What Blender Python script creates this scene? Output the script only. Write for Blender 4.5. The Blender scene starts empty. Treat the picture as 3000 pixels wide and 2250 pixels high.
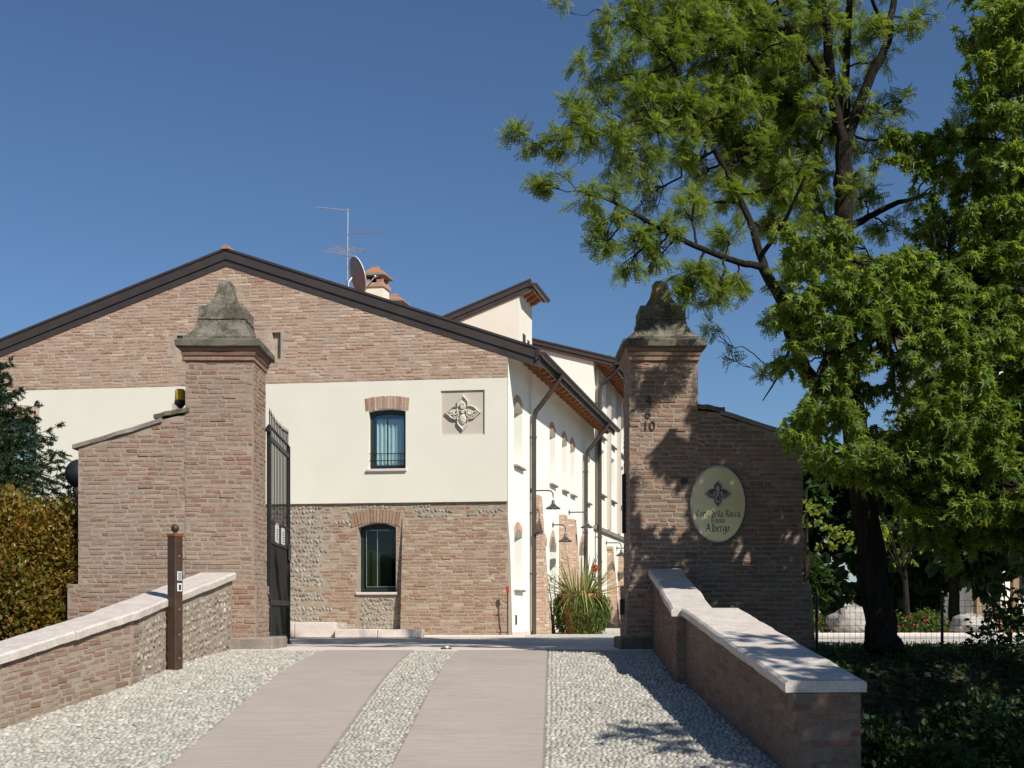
import bpy, math, random
import numpy as np
from mathutils import Vector, Matrix

rng = np.random.default_rng(7)
random.seed(7)
SC = bpy.context.scene
COL = SC.collection

# ------------------------------------------------------------------ camera
EYE = 0.5                      # the gate threshold is z = 0, the bridge climbs to it
cam_data = bpy.data.cameras.new('camera')
cam = bpy.data.objects.new('camera', cam_data)
COL.objects.link(cam)
cam.location = (0, 0, EYE)
cam.rotation_euler = (math.radians(90), 0, 0)
cam_data.sensor_width = 36
cam_data.lens = 44.4
cam_data.shift_y = 0.2217
cam_data.clip_end = 1500
SC.camera = cam

# ------------------------------------------------------------------ sky, sun, exposure
SUN_AZ = math.atan2(0.63, -0.777)          # where the sun stands, seen from above (x, y)
SUN_EL = math.radians(41)
world = bpy.data.worlds.new('World')
SC.world = world
world.use_nodes = True
wn = world.node_tree
sky = wn.nodes.new('ShaderNodeTexSky')
sky.sky_type = 'NISHITA'
sky.sun_disc = False
sky.sun_elevation = SUN_EL
sky.sun_rotation = SUN_AZ
sky.altitude = 50
sky.air_density = 1.0
sky.dust_density = 0.1
sky.ozone_density = 7.6
bg = wn.nodes['Background']
bg.inputs['Strength'].default_value = 0.078
wn.links.new(sky.outputs[0], bg.inputs[0])

sun_data = bpy.data.lights.new('sun', 'SUN')
sun_data.energy = 5.0
sun_data.angle = math.radians(0.5)
sun_data.color = (1.0, 0.955, 0.88)
sun = bpy.data.objects.new('sun', sun_data)
COL.objects.link(sun)
sd = Vector((math.sin(SUN_AZ) * math.cos(SUN_EL), math.cos(SUN_AZ) * math.cos(SUN_EL), math.sin(SUN_EL)))
sun.rotation_euler = sd.to_track_quat('Z', 'Y').to_euler()
sun.location = (20, -30, 40)

vs = SC.view_settings
vs.view_transform = 'Standard'
vs.look = 'None'
vs.exposure = 0.12
vs.gamma = 1.0
vs.use_curve_mapping = False
SC.cycles.use_denoising = True
SC.cycles.max_bounces = 6
SC.cycles.transparent_max_bounces = 8

# ------------------------------------------------------------------ helpers
class MB:
    """collects vertices and faces, builds ONE mesh object"""
    def __init__(s):
        s.v = []; s.loops = []; s.sizes = []; s.mi = []; s.n = 0
    def add(s, v, f, mat=0):
        v = np.asarray(v, dtype=np.float64).reshape(-1, 3)
        if isinstance(f, np.ndarray):
            s.loops.append((f + s.n).ravel())
            s.sizes.append(np.full(len(f), f.shape[1], dtype=np.int32))
            k = len(f)
        else:
            s.loops.append(np.array([i + s.n for q in f for i in q], dtype=np.int64))
            s.sizes.append(np.array([len(q) for q in f], dtype=np.int32))
            k = len(f)
        s.mi.append(np.full(k, mat, dtype=np.int32))
        s.v.append(v); s.n += len(v)
        return s
    def mesh(s, name, mats, smooth=False):
        me = bpy.data.meshes.new(name)
        v = np.concatenate(s.v); lo = np.concatenate(s.loops); sz = np.concatenate(s.sizes)
        me.vertices.add(len(v)); me.vertices.foreach_set('co', v.ravel())
        me.loops.add(len(lo)); me.loops.foreach_set('vertex_index', lo.astype(np.int32))
        me.polygons.add(len(sz))
        st = np.zeros(len(sz), dtype=np.int32); st[1:] = np.cumsum(sz)[:-1]
        me.polygons.foreach_set('loop_start', st)
        me.polygons.foreach_set('loop_total', sz)
        if not isinstance(mats, (list, tuple)): mats = [mats]
        for m in mats: me.materials.append(m)
        me.polygons.foreach_set('material_index', np.concatenate(s.mi))
        me.polygons.foreach_set('use_smooth', np.full(len(sz), bool(smooth)))
        me.update(calc_edges=True)
        me.validate()
        return me
    def build(s, name, mats, parent=None, smooth=False):
        o = bpy.data.objects.new(name, s.mesh(name, mats, smooth))
        COL.objects.link(o)
        if parent is not None: o.parent = parent
        return o

def tag(o, label=None, cat=None, group=None, kind=None):
    if label: o['label'] = label
    if cat: o['category'] = cat
    if group: o['group'] = group
    if kind: o['kind'] = kind
    return o

def thing(name, label, cat, group=None):
    o = bpy.data.objects.new(name, None)
    o.empty_display_size = 0.1
    COL.objects.link(o)
    return tag(o, label, cat, group)

def struct(o):
    return tag(o, kind='structure')

BOXF = np.array([[0, 1, 2, 3], [7, 6, 5, 4], [0, 4, 5, 1], [1, 5, 6, 2], [2, 6, 7, 3], [3, 7, 4, 0]])
def box(mb, x0, x1, y0, y1, z0, z1, mat=0, fr=None):
    v = np.array([[x0, y0, z0], [x0, y1, z0], [x1, y1, z0], [x1, y0, z0],
                  [x0, y0, z1], [x0, y1, z1], [x1, y1, z1], [x1, y0, z1]], float)
    if fr is not None: v = fr(v)
    return mb.add(v, BOXF, mat)

def hexa(mb, bottom, top, mat=0):
    """eight corners: bottom ring of 4, top ring of 4"""
    return mb.add(np.array(list(bottom) + list(top), float), BOXF, mat)

def cbox(mb, x0, x1, y0, y1, z0, z1, c=0.01, mat=0, fr=None):
    """box with chamfered edges all round"""
    import itertools
    P = []; idx = {}
    X = (x0, x1); Y = (y0, y1); Z = (z0, z1)
    c = min(c, abs(x1 - x0) * .3, abs(y1 - y0) * .3, abs(z1 - z0) * .3)
    for i, j, k in itertools.product((0, 1), repeat=3):
        sx = c if i == 0 else -c; sy = c if j == 0 else -c; sz = c if k == 0 else -c
        for a in range(3):
            p = [X[i] + (0 if a == 0 else sx), Y[j] + (0 if a == 1 else sy), Z[k] + (0 if a == 2 else sz)]
            idx[i, j, k, a] = len(P); P.append(p)
    F = []
    I = idx
    F += [[I[0,0,0,0], I[0,0,1,0], I[0,1,1,0], I[0,1,0,0]], [I[1,0,0,0], I[1,1,0,0], I[1,1,1,0], I[1,0,1,0]]]
    F += [[I[0,0,0,1], I[1,0,0,1], I[1,0,1,1], I[0,0,1,1]], [I[0,1,0,1], I[0,1,1,1], I[1,1,1,1], I[1,1,0,1]]]
    F += [[I[0,0,0,2], I[0,1,0,2], I[1,1,0,2], I[1,0,0,2]], [I[0,0,1,2], I[1,0,1,2], I[1,1,1,2], I[0,1,1,2]]]
    for i, j, k in itertools.product((0, 1), repeat=3):
        f = [I[i,j,k,0], I[i,j,k,1], I[i,j,k,2]]
        if (i + j + k) % 2: f = f[::-1]
        F.append(f)
    for a, b in itertools.product((0, 1), repeat=2):
        f = [I[a,b,0,0], I[a,b,1,0], I[a,b,1,1], I[a,b,0,1]]; F.append(f if (a + b) % 2 == 0 else f[::-1])
        f = [I[a,0,b,0], I[a,1,b,0], I[a,1,b,2], I[a,0,b,2]]; F.append(f[::-1] if (a + b) % 2 == 0 else f)
        f = [I[0,a,b,1], I[1,a,b,1], I[1,a,b,2], I[0,a,b,2]]; F.append(f if (a + b) % 2 == 0 else f[::-1])
    v = np.array(P, float)
    if fr is not None: v = fr(v)
    return mb.add(v, F, mat)

def tube(mb, pts, rad, n=8, mat=0, caps=True):
    pts = np.asarray(pts, float); m = len(pts)
    rad = np.broadcast_to(np.asarray(rad, float), (m,))
    T = np.gradient(pts, axis=0)
    T /= np.linalg.norm(T, axis=1)[:, None] + 1e-12
    ref = np.array([0, 0, 1.0]) if abs(T[:, 2]).mean() < 0.8 else np.array([1.0, 0, 0])
    A = np.cross(T, ref); A /= np.linalg.norm(A, axis=1)[:, None] + 1e-12
    B = np.cross(T, A)
    ang = np.linspace(0, 2 * np.pi, n, endpoint=False)
    ring = (A[:, None, :] * np.cos(ang)[None, :, None] + B[:, None, :] * np.sin(ang)[None, :, None]) * rad[:, None, None]
    v = (pts[:, None, :] + ring).reshape(-1, 3)
    i = np.arange(m - 1)[:, None] * n; j = np.arange(n)[None, :]; j2 = (j + 1) % n
    f = np.stack([i + j, i + j2, i + n + j2, i + n + j], axis=-1).reshape(-1, 4)
    mb.add(v, f, mat)
    if caps:
        mb.add(v[:n], [list(range(n))[::-1]], mat)
        mb.add(v[-n:], [list(range(n))], mat)
    return mb

def lathe(mb, prof, c=(0, 0, 0), n=20, mat=0):
    """profile of (r, z) turned about the vertical through c"""
    prof = np.asarray(prof, float); m = len(prof)
    ang = np.linspace(0, 2 * np.pi, n, endpoint=False)
    v = np.stack([prof[:, 0, None] * np.cos(ang), prof[:, 0, None] * np.sin(ang), np.repeat(prof[:, 1, None], n, 1)], -1).reshape(-1, 3) + np.array(c)
    i = np.arange(m - 1)[:, None] * n; j = np.arange(n)[None, :]; j2 = (j + 1) % n
    mb.add(v, np.stack([i + j, i + j2, i + n + j2, i + n + j], -1).reshape(-1, 4), mat)
    return mb

def frame(O, U, N, V=(0, 0, 1)):
    """maps local (u along, n outwards, z up) to the world"""
    O = np.array(O, float); M = np.array([U, N, V], float)
    def f(p):
        return O + np.asarray(p, float) @ M
    f.O, f.M = O, M
    return f

def prism(mb, poly, n0, n1, fr, mat=0):
    """poly of (u, z), extruded along the frame's normal from n0 to n1"""
    k = len(poly)
    a = fr([(u, n0, z) for u, z in poly]); b = fr([(u, n1, z) for u, z in poly])
    mb.add(np.concatenate([a, b]), [list(range(k))[::-1], list(range(k, 2 * k))] + [[i, (i + 1) % k, k + (i + 1) % k, k + i] for i in range(k)], mat)
    return mb

def instance(mb, tv, tf, pos, X, Z, scale, mat=0):
    """copies of a small template; X = its own x axis, Z = roughly its own z axis"""
    pos = np.asarray(pos, float); X = np.asarray(X, float); Z = np.asarray(Z, float)
    X = X / (np.linalg.norm(X, axis=1)[:, None] + 1e-9)
    Y = np.cross(Z, X); Y /= np.linalg.norm(Y, axis=1)[:, None] + 1e-9
    Z = np.cross(X, Y)
    scale = np.asarray(scale, float)
    if scale.ndim == 1: scale = np.repeat(scale[:, None], 3, 1)
    tv = np.asarray(tv, float)
    L = tv[None] * scale[:, None, :]
    v = pos[:, None, :] + L[..., 0:1] * X[:, None, :] + L[..., 1:2] * Y[:, None, :] + L[..., 2:3] * Z[:, None, :]
    n, k = len(pos), len(tv)
    tf = np.asarray(tf)
    f = (tf[None] + (np.arange(n) * k)[:, None, None]).reshape(-1, tf.shape[1])
    mb.add(v.reshape(-1, 3), f, mat)
    return mb

def unit_rand(n):
    v = rng.normal(size=(n, 3)); return v / np.linalg.norm(v, axis=1)[:, None]

# ------------------------------------------------------------------ materials
def newmat(name):
    m = bpy.data.materials.new(name); m.use_nodes = True
    nt = m.node_tree; b = nt.nodes['Principled BSDF']
    return m, nt, b
def N(nt, kind, **kw):
    n = nt.nodes.new('ShaderNode' + kind)
    for k, v in kw.items():
        if k in n.inputs.keys(): n.inputs[k].default_value = v
        else: setattr(n, k, v)
    return n
def L(nt, a, b): nt.links.new(a, b)
def pos_node(nt):
    return N(nt, 'NewGeometry').outputs['Position']
def noise(nt, scale, detail=4, rough=.55, vec=None):
    n = N(nt, 'TexNoise'); n.inputs['Scale'].default_value = scale; n.inputs['Detail'].default_value = detail; n.inputs['Roughness'].default_value = rough
    L(nt, vec if vec is not None else pos_node(nt), n.inputs['Vector'])
    return n.outputs['Fac']
def ramp(nt, fac, stops, interp='LINEAR'):
    r = N(nt, 'ValToRGB'); cr = r.color_ramp; cr.interpolation = interp
    while len(cr.elements) > len(stops): cr.elements.remove(cr.elements[-1])
    while len(cr.elements) < len(stops): cr.elements.new(1)
    for e, (p, c) in zip(cr.elements, stops):
        e.position = p
        e.color = (c, c, c, 1) if isinstance(c, (int, float)) else (*c, 1)
    L(nt, fac, r.inputs[0])
    return r.outputs['Color']
def mix(nt, fac, a, b, mode='MIX'):
    m = N(nt, 'MixRGB', blend_type=mode)
    for i, x in enumerate((fac, a, b)):
        sock = m.inputs[i]
        if hasattr(x, 'is_linked'): L(nt, x, sock)
        elif isinstance(x, (int, float)): sock.default_value = x if i == 0 else (x, x, x, 1)
        else: sock.default_value = (*x, 1)
    return m.outputs[0]
def bump(nt, b, h, strength=.5, dist=.01):
    n = N(nt, 'Bump'); n.inputs['Strength'].default_value = strength; n.inputs['Distance'].default_value = dist
    L(nt, h, n.inputs['Height']); L(nt, n.outputs[0], b.inputs['Normal'])
def rnd_piece(nt):
    """a random number for each loose piece, whether it is an object of its own or an island of a joined mesh"""
    g = N(nt, 'NewGeometry'); o = N(nt, 'ObjectInfo')
    a = N(nt, 'Math', operation='ADD'); L(nt, g.outputs['Random Per Island'], a.inputs[0]); L(nt, o.outputs['Random'], a.inputs[1])
    f = N(nt, 'Math', operation='FRACT'); L(nt, a.outputs[0], f.inputs[0])
    return f.outputs[0]

def mat_simple(name, col, rough=.7, var=.15, scale=6, metal=0, bstr=0, bscale=60, bdist=.004, spec=.5):
    m, nt, b = newmat(name)
    c = ramp(nt, noise(nt, scale), [(.25, tuple(x * (1 - var) for x in col)), (.75, tuple(min(1, x * (1 + var)) for x in col))])
    L(nt, c, b.inputs['Base Color'])
    b.inputs['Roughness'].default_value = rough; b.inputs['Metallic'].default_value = metal
    b.inputs['Specular IOR Level'].default_value = spec
    if bstr: bump(nt, b, noise(nt, bscale), bstr, bdist)
    return m

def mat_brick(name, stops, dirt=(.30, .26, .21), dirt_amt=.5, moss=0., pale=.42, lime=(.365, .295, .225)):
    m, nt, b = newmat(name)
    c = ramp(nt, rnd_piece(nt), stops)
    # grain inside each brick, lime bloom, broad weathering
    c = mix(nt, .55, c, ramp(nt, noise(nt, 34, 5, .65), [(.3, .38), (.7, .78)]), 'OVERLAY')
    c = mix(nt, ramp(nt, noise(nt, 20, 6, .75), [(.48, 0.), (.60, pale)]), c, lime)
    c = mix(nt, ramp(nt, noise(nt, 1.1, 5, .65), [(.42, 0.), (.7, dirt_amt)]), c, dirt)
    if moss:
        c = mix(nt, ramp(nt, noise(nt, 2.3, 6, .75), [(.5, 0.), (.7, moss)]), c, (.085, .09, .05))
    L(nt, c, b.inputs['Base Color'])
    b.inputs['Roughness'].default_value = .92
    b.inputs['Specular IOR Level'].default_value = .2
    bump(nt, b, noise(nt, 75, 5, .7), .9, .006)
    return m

def mat_mortar(name, col, moss=0.):
    m, nt, b = newmat(name)
    c = ramp(nt, noise(nt, 5, 6, .7), [(.3, tuple(x * .72 for x in col)), (.7, tuple(x * 1.15 for x in col))])
    if moss: c = mix(nt, ramp(nt, noise(nt, 2.3, 6, .75), [(.5, 0.), (.7, moss)]), c, (.085, .09, .05))
    L(nt, c, b.inputs['Base Color']); b.inputs['Roughness'].default_value = .95
    b.inputs['Specular IOR Level'].default_value = .1
    bump(nt, b, noise(nt, 60, 5, .7), 1., .01)
    return m

def mat_stone(name, lo, hi, lichen=None, lichen_amt=0., scale=4, bstr=.8):
    m, nt, b = newmat(name)
    c = ramp(nt, noise(nt, scale, 8, .7), [(.28, lo), (.72, hi)])
    c = mix(nt, .5, c, ramp(nt, noise(nt, 40, 6, .7), [(.3, .3), (.7, .75)]), 'OVERLAY')
    if lichen: c = mix(nt, ramp(nt, noise(nt, 6.5, 6, .75), [(.47, 0.), (.56, lichen_amt)]), c, lichen)
    L(nt, c, b.inputs['Base Color']); b.inputs['Roughness'].default_value = .93
    b.inputs['Specular IOR Level'].default_value = .15
    bump(nt, b, noise(nt, 26, 8, .75), bstr, .02)
    return m

def mat_pieces(name, stops, rough=.75, gr=.5, bstr=.5):
    """cobbles, pebbles: one tone for each piece"""
    m, nt, b = newmat(name)
    c = ramp(nt, rnd_piece(nt), stops)
    c = mix(nt, gr, c, ramp(nt, noise(nt, 45, 5, .7), [(.3, .35), (.7, .7)]), 'OVERLAY')
    L(nt, c, b.inputs['Base Color']); b.inputs['Roughness'].default_value = rough
    b.inputs['Specular IOR Level'].default_value = .25
    bump(nt, b, noise(nt, 60, 4, .6), bstr, .006)
    return m

def mat_leaf(name, stops, trans=(.25, .42, .04), tfac=.35, rough=.5):
    m, nt, b = newmat(name)
    c = ramp(nt, rnd_piece(nt), stops)
    c = mix(nt, .55, c, ramp(nt, noise(nt, .9, 3), [(.3, .35), (.7, .68)]), 'OVERLAY')
    L(nt, c, b.inputs['Base Color']); b.inputs['Roughness'].default_value = rough
    b.inputs['Specular IOR Level'].default_value = .35
    t = N(nt, 'BsdfTranslucent'); t.inputs['Color'].default_value = (*trans, 1)
    mx = N(nt, 'MixShader'); mx.inputs[0].default_value = tfac
    L(nt, b.outputs[0], mx.inputs[1]); L(nt, t.outputs[0], mx.inputs[2])
    L(nt, mx.outputs[0], nt.nodes['Material Output'].inputs['Surface'])
    return m

def mat_bark(name, lo, hi):
    m, nt, b = newmat(name)
    mp = N(nt, 'Mapping'); L(nt, pos_node(nt), mp.inputs[0]); mp.inputs['Scale'].default_value = (1, 1, .18)
    h = noise(nt, 22, 6, .7, mp.outputs[0])
    L(nt, ramp(nt, h, [(.3, lo), (.7, hi)]), b.inputs['Base Color'])
    b.inputs['Roughness'].default_value = .95; b.inputs['Specular IOR Level'].default_value = .1
    bump(nt, b, h, 1., .05)
    return m

def mat_glass(name, tint=(.86, .93, .93), refl=.13):
    m, nt, b = newmat(name)
    tr = N(nt, 'BsdfTransparent'); tr.inputs[0].default_value = (*tint, 1)
    gl = N(nt, 'BsdfGlossy'); gl.inputs['Roughness'].default_value = .02; gl.inputs['Color'].default_value = (.9, .95, 1, 1)
    lw = N(nt, 'LayerWeight'); lw.inputs['Blend'].default_value = refl
    ad = N(nt, 'Math', operation='ADD'); ad.inputs[1].default_value = refl * .6; L(nt, lw.outputs['Fresnel'], ad.inputs[0])
    mx = N(nt, 'MixShader'); L(nt, ad.outputs[0], mx.inputs[0]); L(nt, tr.outputs[0], mx.inputs[1]); L(nt, gl.outputs[0], mx.inputs[2])
    L(nt, mx.outputs[0], nt.nodes['Material Output'].inputs['Surface'])
    return m

BR = [(0.0, (0.193, 0.104, 0.071)), (0.14, (0.25, 0.142, 0.097)), (0.3, (0.289, 0.179, 0.125)), (0.45, (0.236, 0.154, 0.109)), (0.6, (0.318, 0.208, 0.149)), (0.75, (0.26, 0.129, 0.086)), (0.87, (0.347, 0.241, 0.176)), (1.0, (0.222, 0.154, 0.113))]
BRG = [(0.0, (0.291, 0.143, 0.094)), (0.15, (0.356, 0.189, 0.128)), (0.3, (0.42, 0.262, 0.184)), (0.5, (0.378, 0.216, 0.149)), (0.65, (0.464, 0.308, 0.222)), (0.78, (0.324, 0.17, 0.103)), (0.9, (0.593, 0.423, 0.316)), (1.0, (0.312, 0.193, 0.141))]
BRO = [(0.0, (0.261, 0.131, 0.077)), (0.2, (0.312, 0.171, 0.107)), (0.4, (0.352, 0.216, 0.141)), (0.6, (0.291, 0.154, 0.094)), (0.78, (0.381, 0.261, 0.179)), (0.9, (0.472, 0.361, 0.265)), (1.0, (0.281, 0.18, 0.12))]
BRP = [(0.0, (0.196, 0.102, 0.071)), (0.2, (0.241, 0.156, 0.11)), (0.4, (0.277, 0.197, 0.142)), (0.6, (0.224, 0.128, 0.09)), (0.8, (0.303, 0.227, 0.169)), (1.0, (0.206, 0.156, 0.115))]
M = {}
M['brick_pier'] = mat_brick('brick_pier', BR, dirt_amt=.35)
M['brick_shade'] = mat_brick('brick_shaded', BR, dirt=(.15, .12, .095), dirt_amt=.6, moss=.25, lime=(.27, .215, .165))  # darker mossy copy of the pier brick, with shade put into its colour
M['brick_gable'] = mat_brick('brick_gable', BRG, dirt=(.42, .34, .26), dirt_amt=.3, lime=(.50, .405, .31))
M['brick_old'] = mat_brick('brick_old', BRO, dirt=(.36, .29, .22), dirt_amt=.4, lime=(.42, .335, .25))
M['brick_parapet'] = mat_brick('brick_parapet', BRP, dirt=(.22, .19, .15), dirt_amt=.6, moss=.4, lime=(.28, .235, .18))
M['brick_pale'] = mat_brick('brick_pale', [(p, tuple(min(.8, c * 1.3) for c in q)) for p, q in BRG], dirt=(.5, .42, .34), dirt_amt=.3, lime=(.60, .50, .40))
M['mortar'] = mat_mortar('mortar', (.365, .30, .235))
M['mortar_gable'] = mat_mortar('mortar_gable', (.48, .39, .30))
M['mortar_old'] = mat_mortar('mortar_old', (.42, .35, .27))
M['brick_parapet_dark'] = mat_brick('brick_parapet_dark', [(p, (q[0] * .85, q[1] * .74, q[2] * .70)) for p, q in BRP], dirt=(.13, .11, .085), dirt_amt=.4, moss=.3, lime=(.27, .215, .165))  # redder parapet brick, part of the inner face's shade put into the colour
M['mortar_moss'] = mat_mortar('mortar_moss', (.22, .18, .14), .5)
M['river_stone'] = mat_pieces('river_stone', [(0., (.20, .17, .14)), (.3, (.30, .26, .21)), (.6, (.38, .33, .27)), (.85, (.27, .22, .18)), (1., (.48, .43, .36))])
M['cobble'] = mat_pieces('cobble', [(0.0, (0.249, 0.232, 0.198)), (0.16, (0.361, 0.34, 0.292)), (0.34, (0.464, 0.434, 0.374)), (0.5, (0.31, 0.301, 0.262)), (0.68, (0.482, 0.439, 0.353)), (0.82, (0.284, 0.284, 0.249)), (0.93, (0.421, 0.387, 0.327)), (1.0, (0.568, 0.533, 0.473))])
M['cobble_bed'] = mat_mortar('cobble_bed', (.33, .30, .255))
M['plaster'] = mat_simple('plaster', (.78, .735, .615), .95, .035, 1.3, bstr=.15, bscale=90, spec=.15)
M['plaster_white'] = mat_simple('plaster_white', (.90, .89, .79), .95, .03, 1.3, bstr=.12, bscale=90, spec=.15)
M['plaque'] = mat_simple('plaque_plaster', (.56, .50, .42), .95, .04, 3, bstr=.2, spec=.1)
M['relief'] = mat_stone('relief_stone', (.55, .50, .40), (.70, .64, .53), bstr=.35)
M['metal_brown'] = mat_simple('painted_metal_brown', (.055, .041, .034), .42, .18, 3)
M['gutter'] = mat_simple('gutter_metal', (.075, .058, .048), .38, .15, 3, metal=.3)
M['wood'] = mat_simple('rafter_wood', (.33, .135, .055), .65, .25, 12)
M['soffit'] = mat_simple('soffit_boards', (.30, .125, .055), .75, .2, 8)
M['terracotta'] = mat_pieces('terracotta', [(0., (.36, .15, .08)), (.4, (.44, .21, .12)), (.7, (.32, .17, .11)), (1., (.47, .28, .18))], .85)
M['stone_pale'] = mat_stone('coping_stone', (.53, .46, .405), (.66, .595, .535), lichen=(.36, .33, .28), lichen_amt=.28, bstr=.25)
M['stone_white'] = mat_stone('pale_kerb_stone', (.60, .50, .43), (.72, .63, .56), bstr=.25)
M['stone_cap'] = mat_stone('weathered_stone', (.035, .03, .022), (.20, .175, .135), lichen=(.33, .31, .25), lichen_amt=.45, scale=8, bstr=1.)
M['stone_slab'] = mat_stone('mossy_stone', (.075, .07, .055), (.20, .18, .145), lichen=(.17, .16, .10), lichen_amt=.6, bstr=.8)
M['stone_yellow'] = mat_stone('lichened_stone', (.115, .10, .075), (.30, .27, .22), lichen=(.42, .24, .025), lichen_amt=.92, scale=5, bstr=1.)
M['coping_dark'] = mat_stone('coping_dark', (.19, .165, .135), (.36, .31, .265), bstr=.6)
M['iron'] = mat_simple('black_iron', (.022, .022, .021), .45, .3, 10, metal=.4)
M['iron_grey'] = mat_simple('grey_iron', (.045, .045, .043), .5, .2, 10, metal=.3)
M['corten'] = mat_simple('brown_steel', (.062, .033, .021), .5, .35, 7)
M['corten_top'] = mat_simple('rusted_steel', (.17, .065, .02), .8, .3, 25)
M['white_plate'] = mat_simple('white_plate', (.72, .72, .70), .4, .04, 10)
M['frame_dark'] = mat_simple('window_frame_dark', (.022, .028, .027), .4, .15, 8)
M['frame_green'] = mat_simple('window_frame_green', (.016, .028, .022), .35, .15, 8)
M['glass'] = mat_glass('window_glass')
M['glass_dark'] = mat_glass('window_glass_dark', (.60, .68, .60), .05)
M['curtain'] = mat_simple('curtain', (.78, .82, .80), .9, .06, 5)
M['blind'] = mat_simple('green_blind', (.10, .115, .085), .85, .1, 5)
M['room'] = mat_simple('room_dark', (.05, .048, .045), .9, .1, 4)
M['galv'] = mat_simple('galvanised', (.50, .51, .53), .35, .1, 8, metal=.7)
M['dish'] = mat_simple('dish_grey', (.22, .22, .23), .5, .1, 5)
M['dish_rim'] = mat_simple('dish_rim', (.75, .75, .75), .4, .05, 5)
M['yellow'] = mat_simple('amber_plastic', (.62, .36, .01), .25, .15, 20)
M['black'] = mat_simple('black_plastic', (.018, .02, .022), .35, .2, 12)
M['red'] = mat_simple('red_paint', (.45, .03, .02), .5, .2, 12)
M['lamp_shade'] = mat_simple('enamel_shade', (.05, .052, .048), .35, .2, 9)
M['pot'] = mat_simple('terracotta_pot', (.36, .15, .07), .8, .2, 9)
M['bark'] = mat_bark('bark', (.012, .010, .008), (.05, .042, .032))
M['bark_light'] = mat_bark('bark_light', (.05, .042, .03), (.14, .12, .085))
M['leaf_locust'] = mat_leaf('leaf_locust', [(0., (.08, .115, .018)), (.4, (.12, .155, .022)), (.75, (.165, .195, .028)), (1., (.095, .13, .026))], (.34, .46, .035), .42)
M['leaf_maple'] = mat_leaf('leaf_maple', [(0., (.05, .10, .016)), (.35, (.085, .145, .02)), (.7, (.13, .185, .024)), (.9, (.18, .215, .03)), (1., (.065, .115, .022))], (.36, .50, .035), .42)
M['leaf_bright'] = mat_leaf('leaf_bright', [(0., (.13, .19, .02)), (.5, (.21, .26, .03)), (1., (.16, .21, .03))], (.50, .58, .05), .45)
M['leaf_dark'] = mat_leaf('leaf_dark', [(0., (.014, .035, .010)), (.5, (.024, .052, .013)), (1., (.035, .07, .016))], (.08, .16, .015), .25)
M['needle'] = mat_leaf('spruce_needle', [(0., (.014, .034, .016)), (.5, (.026, .055, .022)), (.85, (.045, .08, .03)), (1., (.055, .085, .035))], (.06, .12, .03), .15)
M['leaf_photinia'] = mat_leaf('leaf_photinia', [(0., (.06, .075, .012)), (.3, (.12, .12, .017)), (.55, (.18, .145, .02)), (.8, (.22, .125, .024)), (1., (.24, .095, .026))], (.40, .30, .03), .33, .35)
M['leaf_photinia_red'] = mat_leaf('leaf_photinia_red', [(0., (.075, .075, .012)), (.3, (.15, .13, .018)), (.55, (.22, .14, .022)), (.75, (.26, .125, .026)), (1., (.18, .165, .022))], (.42, .26, .03), .33, .35)
M['leaf_pot'] = mat_leaf('leaf_trailing', [(0., (.05, .085, .014)), (.5, (.09, .13, .02)), (1., (.15, .16, .025))], (.18, .30, .02), .3)
M['leaf_spike'] = mat_leaf('leaf_spike', [(0., (.13, .155, .035)), (.5, (.22, .23, .06)), (1., (.30, .28, .10))], (.22, .25, .06), .2)
M['grass'] = mat_leaf('grass_blade', [(0., (.03, .055, .012)), (.5, (.05, .08, .015)), (1., (.08, .095, .02))], (.12, .2, .02), .25)
M['flower_red'] = mat_simple('red_petals', (.50, .015, .012), .6, .2, 20)
M['soil'] = mat_simple('bank_soil', (.06, .05, .034), .95, .4, 2.5, bstr=1., bscale=14, bdist=.05, spec=.1)
M['boulder'] = mat_stone('boulder', (.34, .31, .27), (.58, .53, .48), lichen=(.25, .23, .19), lichen_amt=.5, bstr=1.)
M['column'] = mat_simple('timber_column', (.30, .19, .12), .8, .2, 5)

# stone wheel tracks: sawn slabs, faint cross grain and stains
def make_track():
    m, nt, b = newmat('wheel_track_stone')
    c = ramp(nt, noise(nt, 1.6, 7, .65), [(.3, (.375, .315, .272)), (.7, (.44, .375, .325))])
    mp = N(nt, 'Mapping'); L(nt, pos_node(nt), mp.inputs[0]); mp.inputs['Scale'].default_value = (.7, 22, 1)
    c = mix(nt, .6, c, ramp(nt, noise(nt, 3, 6, .75, mp.outputs[0]), [(.3, .34), (.7, .66)]), 'OVERLAY')
    c = mix(nt, .35, c, ramp(nt, noise(nt, 90, 4, .7), [(.3, .35), (.7, .65)]), 'OVERLAY')
    c = mix(nt, ramp(nt, noise(nt, .8, 5, .7), [(.5, 0.), (.75, .4)]), c, (.29, .25, .22))
    L(nt, c, b.inputs['Base Color']); b.inputs['Roughness'].default_value = .85; b.inputs['Specular IOR Level'].default_value = .25
    bump(nt, b, noise(nt, 70, 5, .7), .5, .004)
    return m
M['track'] = make_track()
def make_gravel():
    m, nt, b = newmat('courtyard_gravel')
    v = N(nt, 'TexVoronoi'); v.inputs['Scale'].default_value = 16; L(nt, pos_node(nt), v.inputs['Vector'])
    c = ramp(nt, v.outputs['Color'], [(.1, (.33, .30, .26)), (.5, (.50, .46, .40)), (.9, (.60, .56, .49))])
    c = mix(nt, .4, c, ramp(nt, noise(nt, 1.2, 5, .7), [(.3, .4), (.7, .65)]), 'OVERLAY')
    L(nt, c, b.inputs['Base Color']); b.inputs['Roughness'].default_value = .9
    bump(nt, b, v.outputs['Distance'], .8, .02)
    return m
M['gravel'] = make_gravel()

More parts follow.
